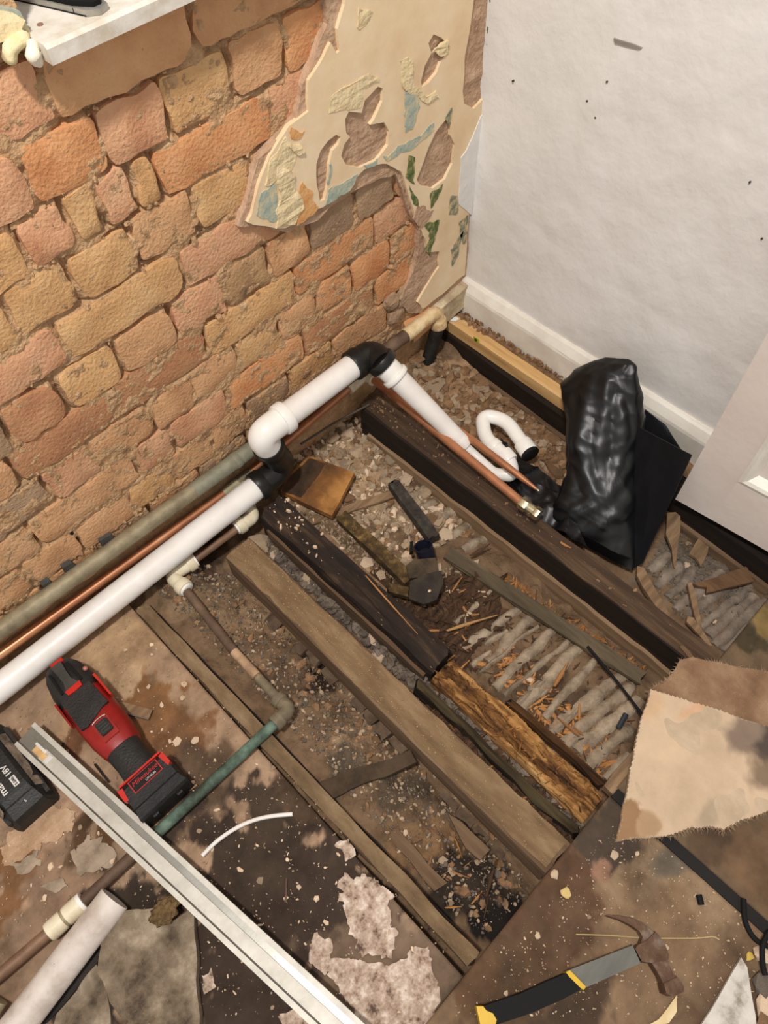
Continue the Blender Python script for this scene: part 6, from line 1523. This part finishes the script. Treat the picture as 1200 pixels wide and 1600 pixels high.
# finer rows between
fine = []
for i in range(len(rings) - 1):
    for t in range(14):
        s = t / 14; s2 = s
        fine.append([rings[i][k].lerp(rings[i + 1][k], s2) for k in range(NS)])
fine.append(rings[-1])
def to_px(p):
    c = RW @ (p - CAM); return Vector((600 + FPX * c.x / c.z, 800 + FPX * c.y / c.z))
FOLDS = [   # taut folds of the film: the line of each fold over the front of the sack, height, half width
    ([(926, 582), (914, 640), (906, 700), (914, 740), (934, 772)], .013, 17), ([(948, 584), (942, 640), (936, 690), (938, 742)], .010, 13),
    ([(973, 708), (962, 742), (950, 770)], .011, 13), ([(973, 708), (1002, 684)], .009, 13), ([(973, 708), (976, 668), (968, 630)], .008, 12),
    ([(858, 814), (900, 808), (938, 786), (970, 752), (998, 704)], .013, 13), ([(880, 844), (930, 826), (970, 796), (1000, 756)], .015, 16),
    ([(866, 790), (890, 800), (908, 790), (932, 772)], .010, 10), ([(936, 884), (968, 866), (1000, 848)], .010, 12), ([(990, 566), (996, 610), (996, 670), (994, 730)], .010, 11),
    ([(884, 600), (900, 592), (926, 582), (948, 584), (985, 566)], .008, 9), ([(893, 640), (890, 700), (886, 750)], .008, 12), ([(860, 800), (868, 830), (910, 860)], .010, 12), ([(950, 800), (955, 850), (950, 884)], .008, 14)]
def folds(p):
    q = to_px(p); h = 0
    for line, ht, wd in FOLDS:
        best = 1e9
        for a, b in zip(line, line[1:]):
            ax, ay = a; dx, dy = b[0] - ax, b[1] - ay
            t = min(1, max(0, ((q.x - ax) * dx + (q.y - ay) * dy) / (dx * dx + dy * dy)))
            best = min(best, math.hypot(q.x - ax - t * dx, q.y - ay - t * dy))
        wd *= 1.25
        if best < wd: h = max(h, .62 * ht * (1.14 - math.sqrt((best / wd) ** 2 + .02)))
    return h
V = []
for row in fine:
    cen = sum(row, Vector()) / NS
    out = []
    for p in row:
        n_ = (p - cen).normalized(); f_ = .45 * n_.dot((CAM - p).normalized()) + .55
        out.append(b_.verts.new(p + n_ * (folds(p) * max(0, f_) + .006 * noise.noise(p * 14) + .0025 * (1 - 2 * abs(noise.noise(p * 34))) - .004)))
    V.append(out)
for a, c in zip(V, V[1:]):
    for k in range(NS): b_.faces.new((a[k], a[(k + 1) % NS], c[(k + 1) % NS], c[k]))
b_.faces.new(V[0][::-1]); b_.faces.new(V[-1])
build('sack', b_, M_BAG, bag, smooth=True, sharp=30)
# dull flap hanging at the right
def quad_sheet(name, P00, P10, P11, P01, m, n=26, k=.5, sd=0., th=.0025, sharp=40, sag=0.0):
    b = bmesh.new(); g = []
    nrm = (P10 - P00).cross(P01 - P00).normalized()
    for lay in (0, 1):
        L2 = []
        for j in range(n + 1):
            row = []
            for i in range(n + 1):
                s, t = i / n, j / n
                p = (P00 * (1 - s) + P10 * s) * (1 - t) + (P01 * (1 - s) + P11 * s) * t
                p = p + nrm * (crease(p, k, sd) - th * lay) + Vector((0, 0, -sag * math.sin(math.pi * s) * math.sin(math.pi * t)))
                row.append(b.verts.new(p))
            L2.append(row)
        g.append(L2)
    for lay in (0, 1):
        for j in range(n):
            for i in range(n):
                f = (g[lay][j][i], g[lay][j][i + 1], g[lay][j + 1][i + 1], g[lay][j + 1][i])
                b.faces.new(f if lay == 0 else f[::-1])
    per = [(0, i) for i in range(n)] + [(j, n) for j in range(n)] + [(n, i) for i in range(n, 0, -1)] + [(j, 0) for j in range(n, 0, -1)]
    for q in range(len(per)):
        (j, i), (j2_, i2) = per[q], per[(q + 1) % len(per)]
        b.faces.new((g[0][j][i], g[1][j][i], g[1][j2_][i2], g[0][j2_][i2]))
    return build(name, b, m, bag, smooth=True, sharp=sharp)
quad_sheet('flap', W(990, 888, x=-.232), W(1004, 880, x=-.222), W(1081, 711, x=-.128), W(992, 664, x=-.100), M_BAGN, k=.12, sd=3)
quad_sheet('back_fold', W(1000, 720, x=-.075), W(1072, 716, x=-.055), W(1040, 664, x=-.040), W(1008, 640, x=-.045), M_BAGN, k=.2, sd=5)
quad_sheet('tail', W(782, 690, z=-.062), W(800, 776, z=-.050), W(900, 850, z=-.036), W(884, 768, z=-.040), M_BAG, k=1.0, sd=9, n=34)
quad_sheet('tail', W(790, 740, z=-.050), W(830, 800, z=-.030), W(918, 862, z=-.020), W(888, 780, z=-.018), M_BAG, k=1.0, sd=12, n=30)
